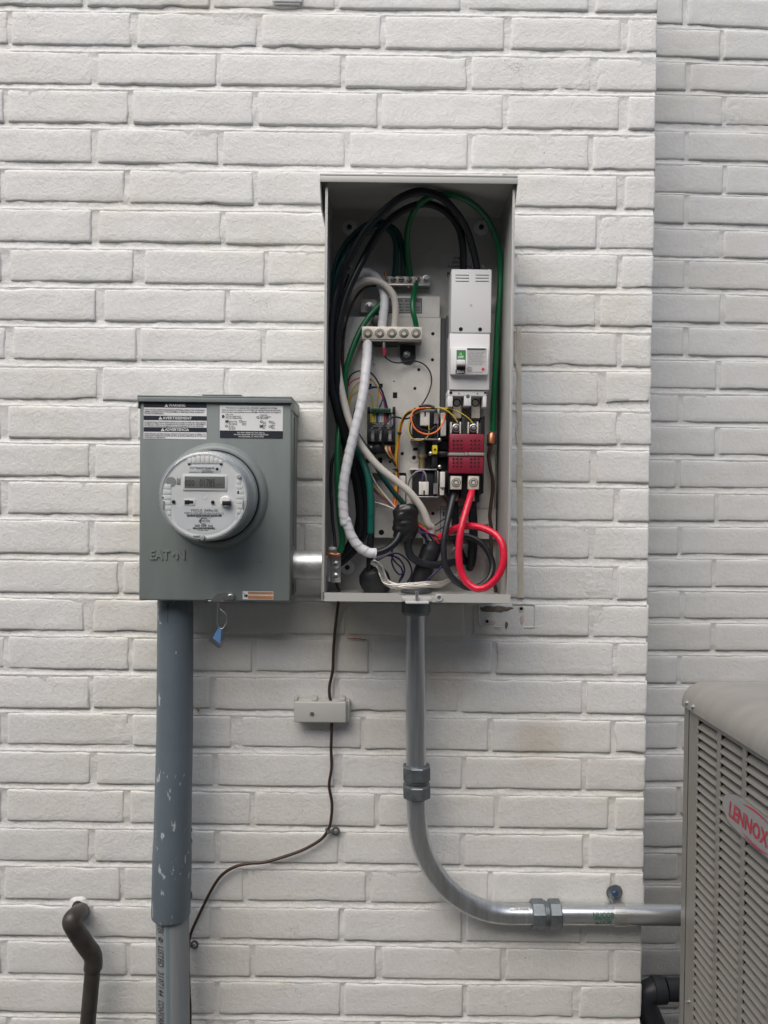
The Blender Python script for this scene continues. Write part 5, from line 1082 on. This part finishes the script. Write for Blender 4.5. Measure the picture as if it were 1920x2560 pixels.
# silver stranded wires
sil = [(455, 612, .098), (500, 640, .10), (522, 700, .102), (550, 755, .104), (620, 785, .106), (740, 782, .106), (860, 772, .104), (950, 772, .096), (1025, 735, .08), (1085, 690, .06)]
for k in range(10):
    an = k / 10 * 6.28
    pts = [(x + math.cos(an + t * .55) * (21 if t < 8 else 10), y + math.sin(an + t * .55) * (19 if t < 8 else 9), d + .004 * math.cos(an * 2 + t)) for t, (x, y, d) in enumerate(sil)]
    cable('silver_wire', 'bare silver wire in the strand lying along the panel floor', 'alu', ZC, pts, .0014, 'wire', 'silver wires along the panel floor', seg=8)
# indigo loops
for k, pts in enumerate(([(450, 612, .09), (520, 575, .085), (600, 540, .08), (590, 600, .078), (610, 660, .078), (650, 700, .078), (685, 670, .078), (660, 600, .076), (600, 560, .074)], [(460, 590, .085), (560, 560, .08), (640, 580, .078), (680, 640, .076), (680, 700, .075), (640, 765, .074)], [(480, 600, .085), (560, 555, .082), (640, 545, .08), (710, 600, .078), (738, 670, .076), (730, 720, .074), (700, 765, .072)], [(600, 480, .08), (590, 560, .078), (620, 610, .076), (660, 650, .075), (670, 700, .075), (650, 740, .074), (645, 770, .074)])):
    cable('indigo_wire', 'thin indigo wire coiled loosely above the silver wires', 'indigo', ZC, pts, .0017, 'wire', 'loose indigo wires', seg=7)
cable('indigo_wire', 'thin indigo wire running right from the tape bundle', 'indigo', ZC, [(740, 395, .09), (800, 388, .09), (870, 398, .088), (930, 425, .08), (955, 455, .07)], .0017, 'wire', seg=7)
cable('indigo_wire', 'thin indigo wire slanting down past the black sleeve', 'indigo', ZC, [(960, 640, .075), (920, 680, .082), (870, 725, .084), (840, 760, .084)], .0019, 'wire', seg=7)
cable('red_wire', 'thin red wire running right from the tape bundle', 'lab_red', ZC, [(770, 320, .088), (830, 365, .088), (890, 415, .084), (940, 470, .076)], .0018, 'wire', seg=7)
cable('grey_wire', 'thin grey wire below the red one beside the tape bundle', 'greywire', ZC, [(770, 340, .08), (805, 385, .08), (828, 430, .078), (830, 470, .074)], .0018, 'wire', seg=7)
cable('blue_cable', 'dark blue wire under the cream cable beside the tape bundle', 'blue', ZC, [(780, 345, .07), (820, 390, .072), (845, 450, .072), (870, 500, .07)], .0040, 'wire', seg=10)
for k, (pts) in enumerate(([(985, 285, .045), (940, 315, .048), (890, 350, .05), (850, 365, .052)], [(985, 340, .045), (945, 365, .048), (900, 385, .05)])):
    cable('black_wire', ['thin black wire crossing the letters of the generator label', 'thin black wire crossing lower on the generator label'][k], 'blackwire', ZC, pts, .0014, 'wire', 'thin black wires by the generator label', seg=6)
# brown wire and crimp on the right
cr = thing('crimp_connector', 'copper crimp joining green cable to brown wire at the right panel wall', 'crimp', tuple(Q(ZB, 1378, 820, .06)))
link('sleeve', MB().sweep([Q(ZB, 1384, 712, .06), Q(ZB, 1380, 725, .06), Q(ZB, 1376, 795, .06), Q(ZB, 1374, 805, .06)], [.0055, .0078, .0078, .005], 10), 'copper', cr)
B('jaw', 'blackmetal', cr, ZB, 1350, 722, 1362, 812, .048, .062, .001); B('jaw', 'blackmetal', cr, ZB, 1394, 722, 1416, 800, .048, .062, .001)
cable('brown_wire', 'brown wire dropping from the copper crimp to the panel floor', 'brown', ZB, [(1374, 800, .06), (1362, 850, .058), (1356, 900, .056), (1368, 980, .056), (1386, 1060, .056), (1388, 1150, .056), (1374, 1260, .056), (1366, 1360, .056), (1378, 1450, .056), (ZC, 1325, 380, .056), (ZC, 1330, 560, .056), (ZC, 1345, 720, .056), (ZC, 1362, 830, .056)], .0034, 'wire', seg=10)
cable('brown_wire', 'thin brown wire arching left from behind the ground bar', 'brown', ZA, [(560, 905, .034), (500, 902, .04), (410, 918, .046), (340, 990, .05), (285, 1110, .054), (255, 1230, .056), (238, 1380, .058), (ZB, 232, 150, .058), (ZB, 248, 330, .058), (ZB, 268, 460, .056)], .0024, 'wire', seg=8)
cable('black_wire', 'thin black wire hanging down to the zinc ground lug', 'blackwire', ZB, [(185, 860, .06), (155, 930, .066), (145, 1050, .07), (145, 1200, .075), (ZC, 143, 120, .08), (ZC, 152, 300, .086), (ZC, 166, 420, .092), (ZC, 172, 500, .098)], .0030, 'wire', seg=8)
cable('brown_wire', 'short brown wire from the ground lug out through the panel floor', 'brown', ZC, [(178, 755, .08), (190, 790, .07), (205, 825, .055), (207, 850, .035)], .0030, 'wire', seg=8)
# thin control wires
T = .0013
def wire(nm, lb, m, pts, z=ZB, r=T, group=None): return cable(nm, lb, m, z, pts, r, 'wire', group, seg=6)
wire('black_wire', 'thin black jumper wire looping from the neutral bar across the plate', 'blackwire', [(556, 118, .064), (572, 140, .06), (610, 165, .056), (665, 176, .05), (740, 162, .047), (810, 165, .045), (870, 195, .045), (908, 250, .045), (918, 320, .046), (898, 400, .05), (862, 470, .06), (825, 520, .07), (790, 560, .076)], r=.0014)
wire('black_wire', 'thin black wire arching over the control board terminals', 'blackwire', [(268, 470, .055), (272, 370, .06), (290, 285, .064), (335, 245, .066), (395, 236, .064), (455, 255, .06), (505, 320, .058), (545, 410, .058), (565, 470, .058), (582, 535, .057)], r=.0016)
wire('red_wire', 'thin red wire arcing towards the control board', 'lab_red', [(262, 450, .055), (268, 380, .06), (300, 325, .064), (345, 298, .066), (395, 288, .064), (460, 310, .06), (515, 385, .058), (545, 450, .058), (562, 535, .057)])
for k, pts in enumerate(([(280, 520, .055), (290, 440, .06), (325, 360, .064), (385, 315, .066), (445, 310, .062), (490, 340, .06), (512, 395, .058), (505, 460, .058), (490, 535, .057)], [(284, 540, .055), (298, 450, .058), (335, 405, .062), (392, 388, .064), (432, 405, .06), (458, 445, .058), (466, 490, .058), (464, 535, .057)])):
    wire('yellow_wire', ['thin yellow wire with the taller arc onto the control board terminals', 'thin yellow wire with the lower arc onto the control board terminals'][k], 'yellow', pts, group='yellow wires at the control board')
for k, pts in enumerate(([(380, 410, .062), (430, 378, .06), (490, 365, .058), (532, 380, .058), (548, 415, .058), (540, 465, .058), (512, 535, .057)], [(400, 395, .064), (460, 360, .06), (520, 372, .058), (545, 420, .058), (556, 480, .058), (576, 535, .057)])):
    wire('blue_wire', ['thin blue wire with the steeper arc onto the control board terminals', 'thin blue wire reaching the last control board terminal'][k], 'blue', pts, group='blue wires at the control board')
wire('blue_wire', 'dark blue wire passing behind the white taped cable', 'blue', [(375, 430, .058), (340, 500, .06), (320, 570, .06), (312, 640, .06)], r=.0018)
ye = [(640, 1270, .07), (652, 1180, .06), (655, 1080, .055), (648, 980, .052), (646, 900, .052), (655, 810, .054), (668, 720, .058), (685, 640, .064), (722, 572, .07), (790, 535, .08), (870, 520, .086), (945, 519, .088)]
for k, (m, o) in enumerate((('yellow', -7), ('yellow', -2), ('yellow', 3), ('blackwire', 7), ('orange', 11))):
    wire(['yellow_wire', 'yellow_wire', 'yellow_wire', 'black_wire', 'orange_wire'][k], '%s wire in the tied harness beside the control board' % ('yellow', 'yellow', 'yellow', 'black', 'orange')[k], m,
         [(x + o * (1 if j < 8 else .3), y + (o * .9 if j >= 8 else 0) , d + .0015 * math.sin(k * 2 + j)) for j, (x, y, d) in enumerate(ye)], group='tied wire harness')
wire('yellow_wire', 'yellow wire reaching the left upper contactor lug', 'yellow', [(945, 519, .088), (985, 522, .09), (1040, 545, .092), (1085, 585, .092), (1118, 632, .09)], r=.0016, group=None)
wire('yellow_wire', 'olive yellow wire reaching the right upper contactor lug', 'yellow', [(945, 521, .086), (1000, 523, .088), (1070, 532, .09), (1140, 560, .09), (1195, 596, .09), (1232, 634, .09)], r=.0013)
wire('orange_wire', 'orange wire making a wide loop over the upper coil', 'orange', [(1022, 562, .087), (1016, 600, .09), (1000, 648, .094), (960, 700, .098), (900, 724, .10), (835, 712, .10), (785, 672, .10), (762, 610, .098), (770, 560, .094), (800, 533, .09), (850, 522, .088), (900, 518, .087)], r=.0018)
wire('black_wire', 'thin black wire looping inside the orange loop', 'blackwire', [(950, 660, .086), (905, 694, .09), (850, 692, .092), (800, 660, .092), (780, 610, .092), (790, 560, .09), (830, 530, .088)], r=.0014)
wire('olive_wire', 'olive wire drooping below the upper coil', 'yellow', [(897, 660, .083), (898, 700, .084), (885, 745, .086), (845, 768, .088), (795, 768, .088), (755, 740, .086), (738, 690, .082), (745, 630, .08), (775, 580, .082), (830, 545, .086)], r=.0011)
wire('black_wire', 'black wire drooping beside the olive one below the upper coil', 'blackwire', [(880, 745, .086), (840, 775, .088), (795, 766, .087), (760, 725, .086), (752, 670, .084), (765, 610, .084)], r=.0013)
wire('grey_wire', 'grey wire arching over the lower coil to its connector', 'greywire', [(733, 1160, .06), (742, 1095, .068), (765, 1045, .078), (805, 1012, .084), (845, 1005, .086), (868, 1025, .086), (878, 1060, .084), (880, 1092, .08)], r=.0015)
wire('violet_wire', 'violet wire arching over the lower coil to its connector', 'violet', [(780, 1030, .078), (805, 1003, .083), (838, 998, .086), (855, 1020, .086), (852, 1055, .084), (846, 1092, .08)], r=.0014)
wire('black_wire', 'black wire looping from the coil down across the control board', 'blackwire', [(775, 585, .07), (740, 602, .066), (700, 604, .064), (650, 592, .066), (605, 600, .072), (565, 640, .076), (545, 700, .078), (540, 770, .076), (548, 830, .072), (580, 890, .066), (620, 930, .06), (642, 965, .056)], r=.0018)
for k, m in enumerate(('yellow', 'cream', 'orange', 'blue', 'yellow', 'orange')):
    wire(['yellow_wire', 'white_wire', 'orange_wire', 'blue_wire', 'yellow_wire', 'orange_wire'][k], '%s ribbon wire leaving the plug under the control board' % ['yellow', 'white', 'orange', 'blue', 'yellow', 'orange'][k], m, [(563 + k * 7, 816, .060), (562 + k * 7.5, 835, .066), (572 + k * 7, 862, .066), (596 + k * 5, 895, .062), (628 + k * 2, 930, .058), (645, 970, .055)], r=.0012, group='ribbon wires under the control board')
wire('white_wire', 'thin white wire slanting down to the tape bundle', 'cream', [(400, 930, .07), (440, 1005, .072), (490, 1100, .075), (550, 1180, .08), (605, 1245, .084), (640, 1290, .085)], r=.0015)
wire('white_wire', 'lower thin white wire reaching the tape bundle', 'cream', [(455, 1235, .07), (500, 1250, .074), (560, 1268, .08), (635, 1298, .084)], r=.0016)
for k, (m, nm, o) in enumerate((('yellow', 'yellow', 0), ('blue', 'blue', 16), ('redwire', 'red', 32), ('blackwire', 'black', 24))):
    wire(nm + '_wire', '%s wire slanting into the tape bundle below the cream cable' % nm, m, [(440, 1095 + o, .066), (500, 1150 + o, .07), (570, 1215 + o * .8, .076), (640, 1285 + o * .4, .084)], r=.0019)
wire('orange_wire', 'orange wire dropping into the tape bundle', 'orange', [(645, 1090, .052), (638, 1150, .055), (630, 1210, .062), (640, 1290, .08)], r=.0024)
for k, pts in enumerate(([(1000, 1185, .076), (1020, 1220, .07), (1038, 1260, .064), (1040, 1320, .06)], [(1010, 1185, .076), (1035, 1230, .07), (1045, 1280, .062)])):
    wire('brown_wire', 'thin brown wire dropping from the lower micro switch', 'brown', pts, r=.0014, group='brown micro switch wires')
for x, y, w_, h_, lb in ((672, 712, 32, 12, 'black cable tie on the yellow harness, upper one'), (641, 991, 42, 14, 'black cable tie on the yellow harness, lower one'), (790, 536, 14, 34, 'black cable tie where the harness turns to the coil'), (928, 520, 26, 20, 'black cable tie at the split of the yellow wires'), (612, 914, 20, 16, 'black cable tie on the ribbon wires')):
    dd_ = {672: .060, 641: .055, 790: .082, 928: .089, 612: .064}[x]
    tag(link('cable_tie', pb(MB(), ZB, x - w_ / 2, y - h_ / 2, x + w_ / 2, y + h_ / 2, dd_ - .005, dd_ + .004, .001), 'blackplastic'), lb, 'cable tie', 'cable ties in the panel')
tag(link('heat_sleeve', MB().sweep(crom([Q(ZB, 820, 512, .086), Q(ZB, 850, 503, .088), Q(ZB, 895, 502, .089), Q(ZB, 940, 516, .089)], 6), .0022, 8), 'blackplastic'), 'black sleeve arching over the wire split above the upper coil', 'sleeve')
for k, pts in enumerate(([(775, 330, .08), (840, 380, .082), (890, 440, .076), (900, 500, .07)], [(770, 360, .078), (820, 410, .08), (860, 470, .074), (880, 520, .068)], [(760, 300, .07), (850, 350, .072), (915, 400, .07), (930, 470, .066)], [(960, 420, .062), (930, 440, .066), (905, 470, .068), (895, 520, .066)])):
    cable(['indigo_wire', 'black_wire', 'olive_wire', 'black_wire'][k], ['indigo wire entering the wide black sleeve', 'black wire entering the wide black sleeve below the cream cable', 'olive wire entering the wide black sleeve', 'short black wire curling into the wide black sleeve beside the red cable'][k], ['indigo', 'blackwire', 'yellow', 'blackwire'][k], ZC, pts, .0018, 'wire', seg=7)
# ================================================================== air conditioner condenser
AT = R(2.1); AX = Vector((math.cos(AT), math.sin(AT), 0)); AY = Vector((-math.sin(AT), math.cos(AT), 0))     # AY points to the wall
A0 = P(1704, 1757, .10); A0.z = 0                       # back left corner of the cabinet on plan
WA = .74; HA = P(1704, 1756, .10).z                     # side length, height of the cabinet under the lid
acn = thing('air_conditioner', 'grey louvred air conditioner condenser standing in front of the recessed wall', 'air conditioner', tuple(A0))
def L2(s_, n_, z_): return A0 - AY * s_ - AX * n_ + Zu * z_     # s: from the back corner towards the camera, n: outwards from the louvred face
def face_s(u): q = Pplane(u, 1900, A0, AX); return (A0 - q).dot(AY)
def face_z(u, v): return Pplane(u, v, A0, AX).z
def abox(mb, s0, s1, n0, n1, z0, z1, bev=0.0):
    t = MB().box(s0, s1, n0, n1, z0, z1, bev); return mb.add([L2(v.x, v.y, v.z) for v in t.v], t.f)
ZB0 = .06
c0s, c0e = face_s(1744.5), face_s(1792.0); pitch = face_s(1801.3) - c0s; cw = c0e - c0s
ncol = int((WA - 2 * c0s + .01) / pitch); 
zt0 = face_z(1745.5, 1798); sp_ = .0153
# base, and a near-black coil box giving the inside its darkness by colour
link('base_pan', abox(MB(), -.01, WA + .01, -WA - .01, .01, 0.0, ZB0 - .002, .006), 'ac', acn)
link('coil', abox(MB(), .03, WA - .03, -WA + .03, -.036, ZB0, HA - .004), 'darkgap', acn)
# louvred panel frame: posts between the louvre columns
pm = MB(); edges = [0.0 + .016] + []
abox(pm, .018, c0s, -.0016, 0, ZB0, HA - .0005)
for k in range(ncol):
    a = c0s + k * pitch + cw; b = a + pitch - cw if k < ncol - 1 else WA - .018
    abox(pm, a, b, -.0016, 0, ZB0, HA - .0005)
for k in range(ncol):
    a = c0s + k * pitch; abox(pm, a, a + cw, -.0016, 0, zt0, HA - .0005); abox(pm, a, a + cw, -.0016, 0, ZB0, ZB0 + .03)
frm = link('louvre_panel', pm, 'ac', acn, smooth=False)
# corner post, rounded
cp = MB(); pr = .016
sec = [(-.0005 + 0, -.05)] + [(pr - pr * math.cos(q), -pr + pr * math.sin(q)) for q in np.linspace(0, math.pi / 2, 7)] + [(.033, 0.0008)]
lo = [L2(s_, n_, ZB0) for s_, n_ in sec]; hi = [L2(s_, n_, HA - .0004) for s_, n_ in sec]; n = len(sec)
cp.add(lo + hi, [(i, i + 1, i + 1 + n, i + n) for i in range(n - 1)])
link('corner_post', cp, 'ac', acn)
link('post_seam', abox(MB(), .0330, .0338, -.001, .0004, ZB0, HA - .001), 'darkgap', acn)
# one louvre slat, shared by all
lowlim = ZB0 + .03
def slat_mesh(s0, s1, z0):
    mb = MB(); prof = [(0.0003, 0.0), (.0012, .0012), (.0004, .0035), (-.0040, .0072), (-.0095, .0108), (-.0140, .0126)]; th = .0009
    vs = []; fs = []
    st = [s0 - .002, s0 + .004, s1 - .012, s1 - .007, s1 - .003, s1]; lift = [0, 0, 0, .15, .5, 1.0]
    for s_, l_ in zip(st, lift):
        for (n_, z_) in prof: vs.append(L2(s_, n_ * (1 - l_) , z0 + z_ + l_ * 0.0))
    m_ = len(prof)
    for i in range(len(st) - 1):
        for j in range(m_ - 1): a = i * m_ + j; fs.append((a, a + m_, a + m_ + 1, a + 1))
    k = len(vs); vs += [v + AX * th for v in vs]; fs += [tuple(i + k for i in reversed(f)) for f in fs]
    for i in range(len(st) - 1): a = i * m_; fs.append((a, a + k, a + m_ + k, a + m_)); a += m_ - 1; fs.append((a, a + m_, a + m_ + k, a + k))
    for j in range(m_ - 1): fs.append((j, j + 1, j + 1 + k, j + k)); a = (len(st) - 1) * m_ + j; fs.append((a, a + k, a + 1 + k, a + 1))
    return mb.add(vs, fs)
base_mesh = None; rest = MB(); nsl = 0
zlist = []
z_ = zt0 - .0165
while z_ > lowlim: zlist.append(z_); z_ -= sp_
for k in range(ncol):
    for z_ in zlist:
        s0 = c0s + k * pitch; s1 = s0 + cw
        if k < 4:
            if base_mesh is None:
                o = link('louvre', slat_mesh(s0, s1, z_), 'ac', frm); base_mesh = (o, s0, z_)
            else:
                o = base_mesh[0].copy(); C.objects.link(o); o.parent = frm; o.location = -AY * (s0 - base_mesh[1]) + Zu * (z_ - base_mesh[2])
        else: t = slat_mesh(s0, s1, z_); rest.add(t.v, t.f)
if rest.v:
    o = link('louvre', rest, 'ac', frm); o['kind'] = 'stuff'
# back face (towards the wall) and the other two sides: pressed louvre edges
bk = MB(); abox(bk, -.0012, -.0002, -WA + .02, -.05, ZB0, HA - .0005); abox(bk, WA + .0002, WA + .0012, -WA, -.02, ZB0, HA - .0005); abox(bk, 0, WA, -WA - .0012, -WA - .0002, ZB0, HA - .0005)
link('side_sheet', bk, 'ac', acn, smooth=False)
for k in range(int((HA - .1) / sp_)):
    zz = HA - .024 - k * sp_; mb = MB()
    mb.add([L2(.0005, -.012, zz), L2(-.0050, -.016, zz - .007), L2(-.0050, -.045, zz - .007), L2(.0005, -.05, zz), L2(.001, -.012, zz - .0085), L2(.001, -.05, zz - .0085)], [(0, 1, 2, 3), (1, 4, 5, 2), (0, 4, 1), (2, 5, 3)])
    link('edge_louvre', mb, 'ac', acn, smooth=False)
# lid: rounded-rectangle plan, rolled edge, shallow fan opening
lz = .050; rc = .030; ov = .007
def plan(inset, k=10):
    pts = []; x0, x1 = -ov + inset, WA + ov - inset; r = max(.004, rc - inset)
    for cx, cy, a0 in ((x0 + r, x0 + r, math.pi), (x1 - r, x0 + r, -math.pi / 2), (x1 - r, x1 - r, 0), (x0 + r, x1 - r, math.pi / 2)):
        for i in range(k): q = a0 + (math.pi / 2) * i / (k - 1); pts.append((cx + r * math.cos(q), cy + r * math.sin(q)))
    return pts
prof = [(.0035, -.002), (0.0, -.001), (0.0, .006), (.0015, .014), (.006, .024), (.014, .034), (.026, .042), (.042, .047), (.06, .0495), (.075, .050)]
vs = []; fs = []; npl = 40
for ins, z_ in prof:
    for (s_, n_) in plan(ins): vs.append(L2(s_, -n_, HA + z_))
for i in range(len(prof) - 1):
    for k in range(npl): k2 = (k + 1) % npl; fs.append((i * npl + k, i * npl + k2, (i + 1) * npl + k2, (i + 1) * npl + k))
# blend the square top into the round fan ring
rf = .275; cs = WA / 2
lastring = plan(prof[-1][0]); base_i = (len(prof) - 1) * npl
rings = [(1.0, .0), (.5, .0005), (0.0, 0.001)]
ids = [base_i]
for t_, dz in rings[1:]:
    ids.append(len(vs))
    for (s_, n_) in lastring:
        an = math.atan2(n_ - cs, s_ - cs); rs_, rn_ = cs + rf * math.cos(an), cs + rf * math.sin(an)
        vs.append(L2(rs_ + (s_ - rs_) * t_, -(rn_ + (n_ - rn_) * t_), HA + .050 + dz))
for a, b in zip(ids[:-1], ids[1:]):
    for k in range(npl): k2 = (k + 1) % npl; fs.append((a + k, a + k2, b + k2, b + k))
for dr, dz in ((.006, -.004), (.012, -.007), (.05, -.008)):
    a = ids[-1]; ids.append(len(vs))
    for (s_, n_) in lastring:
        an = math.atan2(n_ - cs, s_ - cs); vs.append(L2(cs + (rf - dr) * math.cos(an), -(cs + (rf - dr) * math.sin(an)), HA + .051 + dz))
    b = ids[-1]
    for k in range(npl): k2 = (k + 1) % npl; fs.append((a + k, a + k2, b + k2, b + k))
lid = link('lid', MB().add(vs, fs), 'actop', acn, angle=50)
gm = MB()
for r_ in np.linspace(.05, rf - .05, 7): gm.sweep([L2(cs + r_ * math.cos(q), -(cs + r_ * math.sin(q)), HA + .045) for q in np.linspace(0, 2 * math.pi, 40)][:-1], .0022, 6, closed=True)
for k in range(8): q = k * math.pi / 4; gm.sweep([L2(cs, -cs, HA + .047), L2(cs + (rf - .04) * math.cos(q), -(cs + (rf - .04) * math.sin(q)), HA + .044)], .003, 6)
link('fan_guard', gm, 'blackmetal', lid)
link('fan_well', abox(MB(), .06, WA - .06, -WA + .06, -.06, HA - .02, HA + .002), 'darkgap', acn)
# lid screws
for u, v in ((1718, 1757), (1734, 1767), (1723, 2504)):
    q = Pplane(u, v, A0 - AX * .006, AX) if v < 2000 else Pplane(u, v, A0, AX)
    link('screw', MB().lathe(q + AX * .002, -AX, [(.0052, 0), (.0052, .0024), (.0034, .0026), (.0034, .0065), (.0018, .0078)], 12), 'steel', acn)
# badge
bs0 = face_s(1815); bz0 = face_z(1860, 2040)
def badge_pt(s_, z_, n_=.004): return L2(s_, n_, z_)
tl = Pplane(1817, 1985, A0, AX); lz0 = face_z(1833, 2010)
Lb = .185; Hb = .040
sL = face_s(1817); sC = sL + Lb / 2
zC = face_z(1845, 2030)
pl = []
for q in np.linspace(0, 2 * math.pi, 44)[:-1]:
    cq, sq = math.cos(q), math.sin(q); pl.append((sC + math.copysign(abs(cq) ** .42, cq) * Lb / 2, zC + math.copysign(abs(sq) ** .8, sq) * Hb / 2 * (1 + .35 * (1 - cq * cq))))
n = len(pl); bm_ = MB().add([L2(s_, .0055, z_) for s_, z_ in pl] + [L2(s_, -.002, z_) for s_, z_ in pl], [tuple(range(n)), tuple(range(2 * n - 1, n - 1, -1))] + [(i, i + n, (i + 1) % n + n, (i + 1) % n) for i in range(n)])
bdg = link('badge', bm_, 'plaque', acn, smooth=False)
tm = MB(); tL = face_s(1833)
text(tm, 'LENNOX', (0, 0, 0), X_, Zu, .0235, .118, 'L', shear=.15, bold=.026, map_=lambda a, b: L2(tL + a, .0061, zC - .001 + b))
for z_off, sg in ((.022, 1), (-.0205, -1)):
    P_ = [(tL + .040 + t * .085, zC + z_off + sg * (.0045 * math.sin(math.pi * t)) - .0) for t in np.linspace(0, 1, 14)]
    for i in range(13):
        w0_, w1_ = .0018 * math.sin(math.pi * i / 13), .0018 * math.sin(math.pi * (i + 1) / 13)
        (a, b), (c_, d_) = P_[i], P_[i + 1]
        tm.add([L2(a, .0061, b - w0_), L2(c_, .0061, d_ - w1_), L2(c_, .0061, d_ + w1_), L2(a, .0061, b + w0_)], [(0, 1, 2, 3)])
link('lettering', tm, 'badge_red', bdg, smooth=False)

# ================================================================== residues and marks on the wall
def strip(name, label, m, z, pts_l, pts_r, d, cat, amp=.001):
    vs = []; fs = []; n = len(pts_l)
    for i in range(n):
        a = Q(z, *pts_l[i], 0); b = Q(z, *pts_r[i], 0)
        for k, (t, dd) in enumerate(((0, -.003), (0.06, d * .7), (.3, d), (.7, d * .95), (.94, d * .6), (1, -.003))):
            p = a.lerp(b, t); p.y = -(dd + amp * n3(p.x * 90, p.z * 60, 3)); vs.append(p)
    for i in range(n - 1):
        for k in range(5): q = i * 6 + k; fs.append((q, q + 1, q + 7, q + 6))
    return tag(link(name, MB().add(vs, fs), m, angle=70), label, cat)
ys = list(range(815, 1501, 7)); rnd = [n3(0, y * .03, 7) for y in ys]
strip('caulk_residue', 'yellowed vertical strip of old silicone on the wall beside the open panel', 'caulk', ZS, [(1290 + 4 * r_ + (y - 815) * .004, y) for y, r_ in zip(ys, rnd)], [(1303 + (y - 815) * .012 + 1.5 * n3(3, y * .02, 1), y) for y in ys], .0010, 'caulk', .0010)
for k, (y0, y1) in enumerate(((975, 1005), (1022, 1045), (1055, 1105), (1125, 1205), (1232, 1300), (1320, 1395), (1425, 1490))):
    pass
# outline of a removed plate below the panel
sc0 = [(520, 170), (517, 120), (518, 72)]
sc1 = [(700, 66), (760, 66), (815, 68), (822, 76), (822, 130), (821, 186), (814, 193), (765, 193)]
sc2 = [(518, 172), (540, 190)]; sc3 = [(605, 192), (640, 192)]
rs = thing('plate_scar', 'rectangular silicone outline left by a removed plate under the open panel', 'residue', tuple(Q(ZG, 670, 195, 0)))
for pts in (sc0, sc1, sc2, sc3): link('silicone_bead', MB().sweep(crom([Q(ZG, x, y, .0012) for x, y in pts], 8), .0016, 8, prof=lambda th, i, arc: 1 + .35 * n3(arc * 160, th, 2)), 'caulk2', rs)
def blotch(name, m, x, y, rx, ry, par, seed, z=ZG, zs=2.183, lift=.0012, thick=.0008):
    c = Q(z, x, y, 0); vs = []; n = 30; rx, ry = mm(zs, rx, 0), mm(zs, ry, 0)
    rr = [1 + .35 * n3(math.cos(2 * math.pi * i / n) * 2, math.sin(2 * math.pi * i / n) * 2, seed) + .2 * n3(math.cos(2 * math.pi * i / n) * 6, math.sin(2 * math.pi * i / n) * 6, seed) for i in range(n)]
    for f_, dd in ((1.0, -.0006), (.85, thick), (.4, thick + .0002)):
        for i in range(n): q = 2 * math.pi * i / n; vs.append(Vector((c.x + rx * f_ * rr[i] * math.cos(q), -lift - dd - .0004 * n3(i * .7, f_ * 3, seed), c.z + ry * f_ * rr[i] * math.sin(q))))
    fs = [(j * n + i, j * n + (i + 1) % n, (j + 1) * n + (i + 1) % n, (j + 1) * n + i) for j in range(2) for i in range(n)] + [tuple(2 * n + i for i in range(n))]
    return link(name, MB().add(vs, fs), m, par)
blotch('adhesive_patch', 'rust', 612, 92, 88, 17, rs, 2.1); blotch('adhesive_patch', 'rust', 668, 180, 9, 22, rs, 5.3)
blotch('stain', 'pinkst', 585, 165, 28, 16, rs, 8.1, thick=.0003, lift=.0009); blotch('stain', 'pinkst', 752, 150, 12, 34, rs, 9.7, thick=.0003, lift=.0009)
for x, y in ((562, 160), (748, 91)):
    c = Q(ZG, x, y, 0); link('screw_hole', MB().lathe((c.x, .0, c.z), (0, -1, 0), [(.0065, .0), (.006, .0022), (.0040, .0026), (.0032, .0010), (.0002, .0008)], 16), 'caulk2', rs); link('screw_hole', MB().lathe((c.x, .0, c.z), (0, -1, 0), [(.0031, .001), (.0030, .0018), (.0003, .0018)], 12), 'darkgap', rs)
c = P(893, 1596, 0); rm = MB()
for x0, x1, y in ((868, 905, 1596), (898, 918, 1598.5)):
    rm.sweep([P(x0, y, .0022), P((x0 + x1) / 2, y + .8, .0026), P(x1, y, .0022)], [.0006, .0012, .0005], 6)
tag(link('chalk_mark', rm, 'redmark'), 'short red chalk streak on the bricks below the open panel', 'mark')
# painted bottom of a small vent box at the top of the wall
vb0 = P(684, 5, .004); vb1 = P(750, 5, .004); vz = P(718, 10, .004).z
vb = thing('vent_box', 'bottom of a small painted box on the top courses of the wall', 'vent box', ((vb0.x + vb1.x) / 2, 0, vz))
link('body', MB().box(vb0.x, vb1.x, -.0035, .006, vz, vz + .11, .002), 'vent', vb)
link('flange', MB().box(vb0.x - .003, vb1.x + .004, -.0055, -.0037, vz + .004, vz + .112, .001), 'vent', vb)
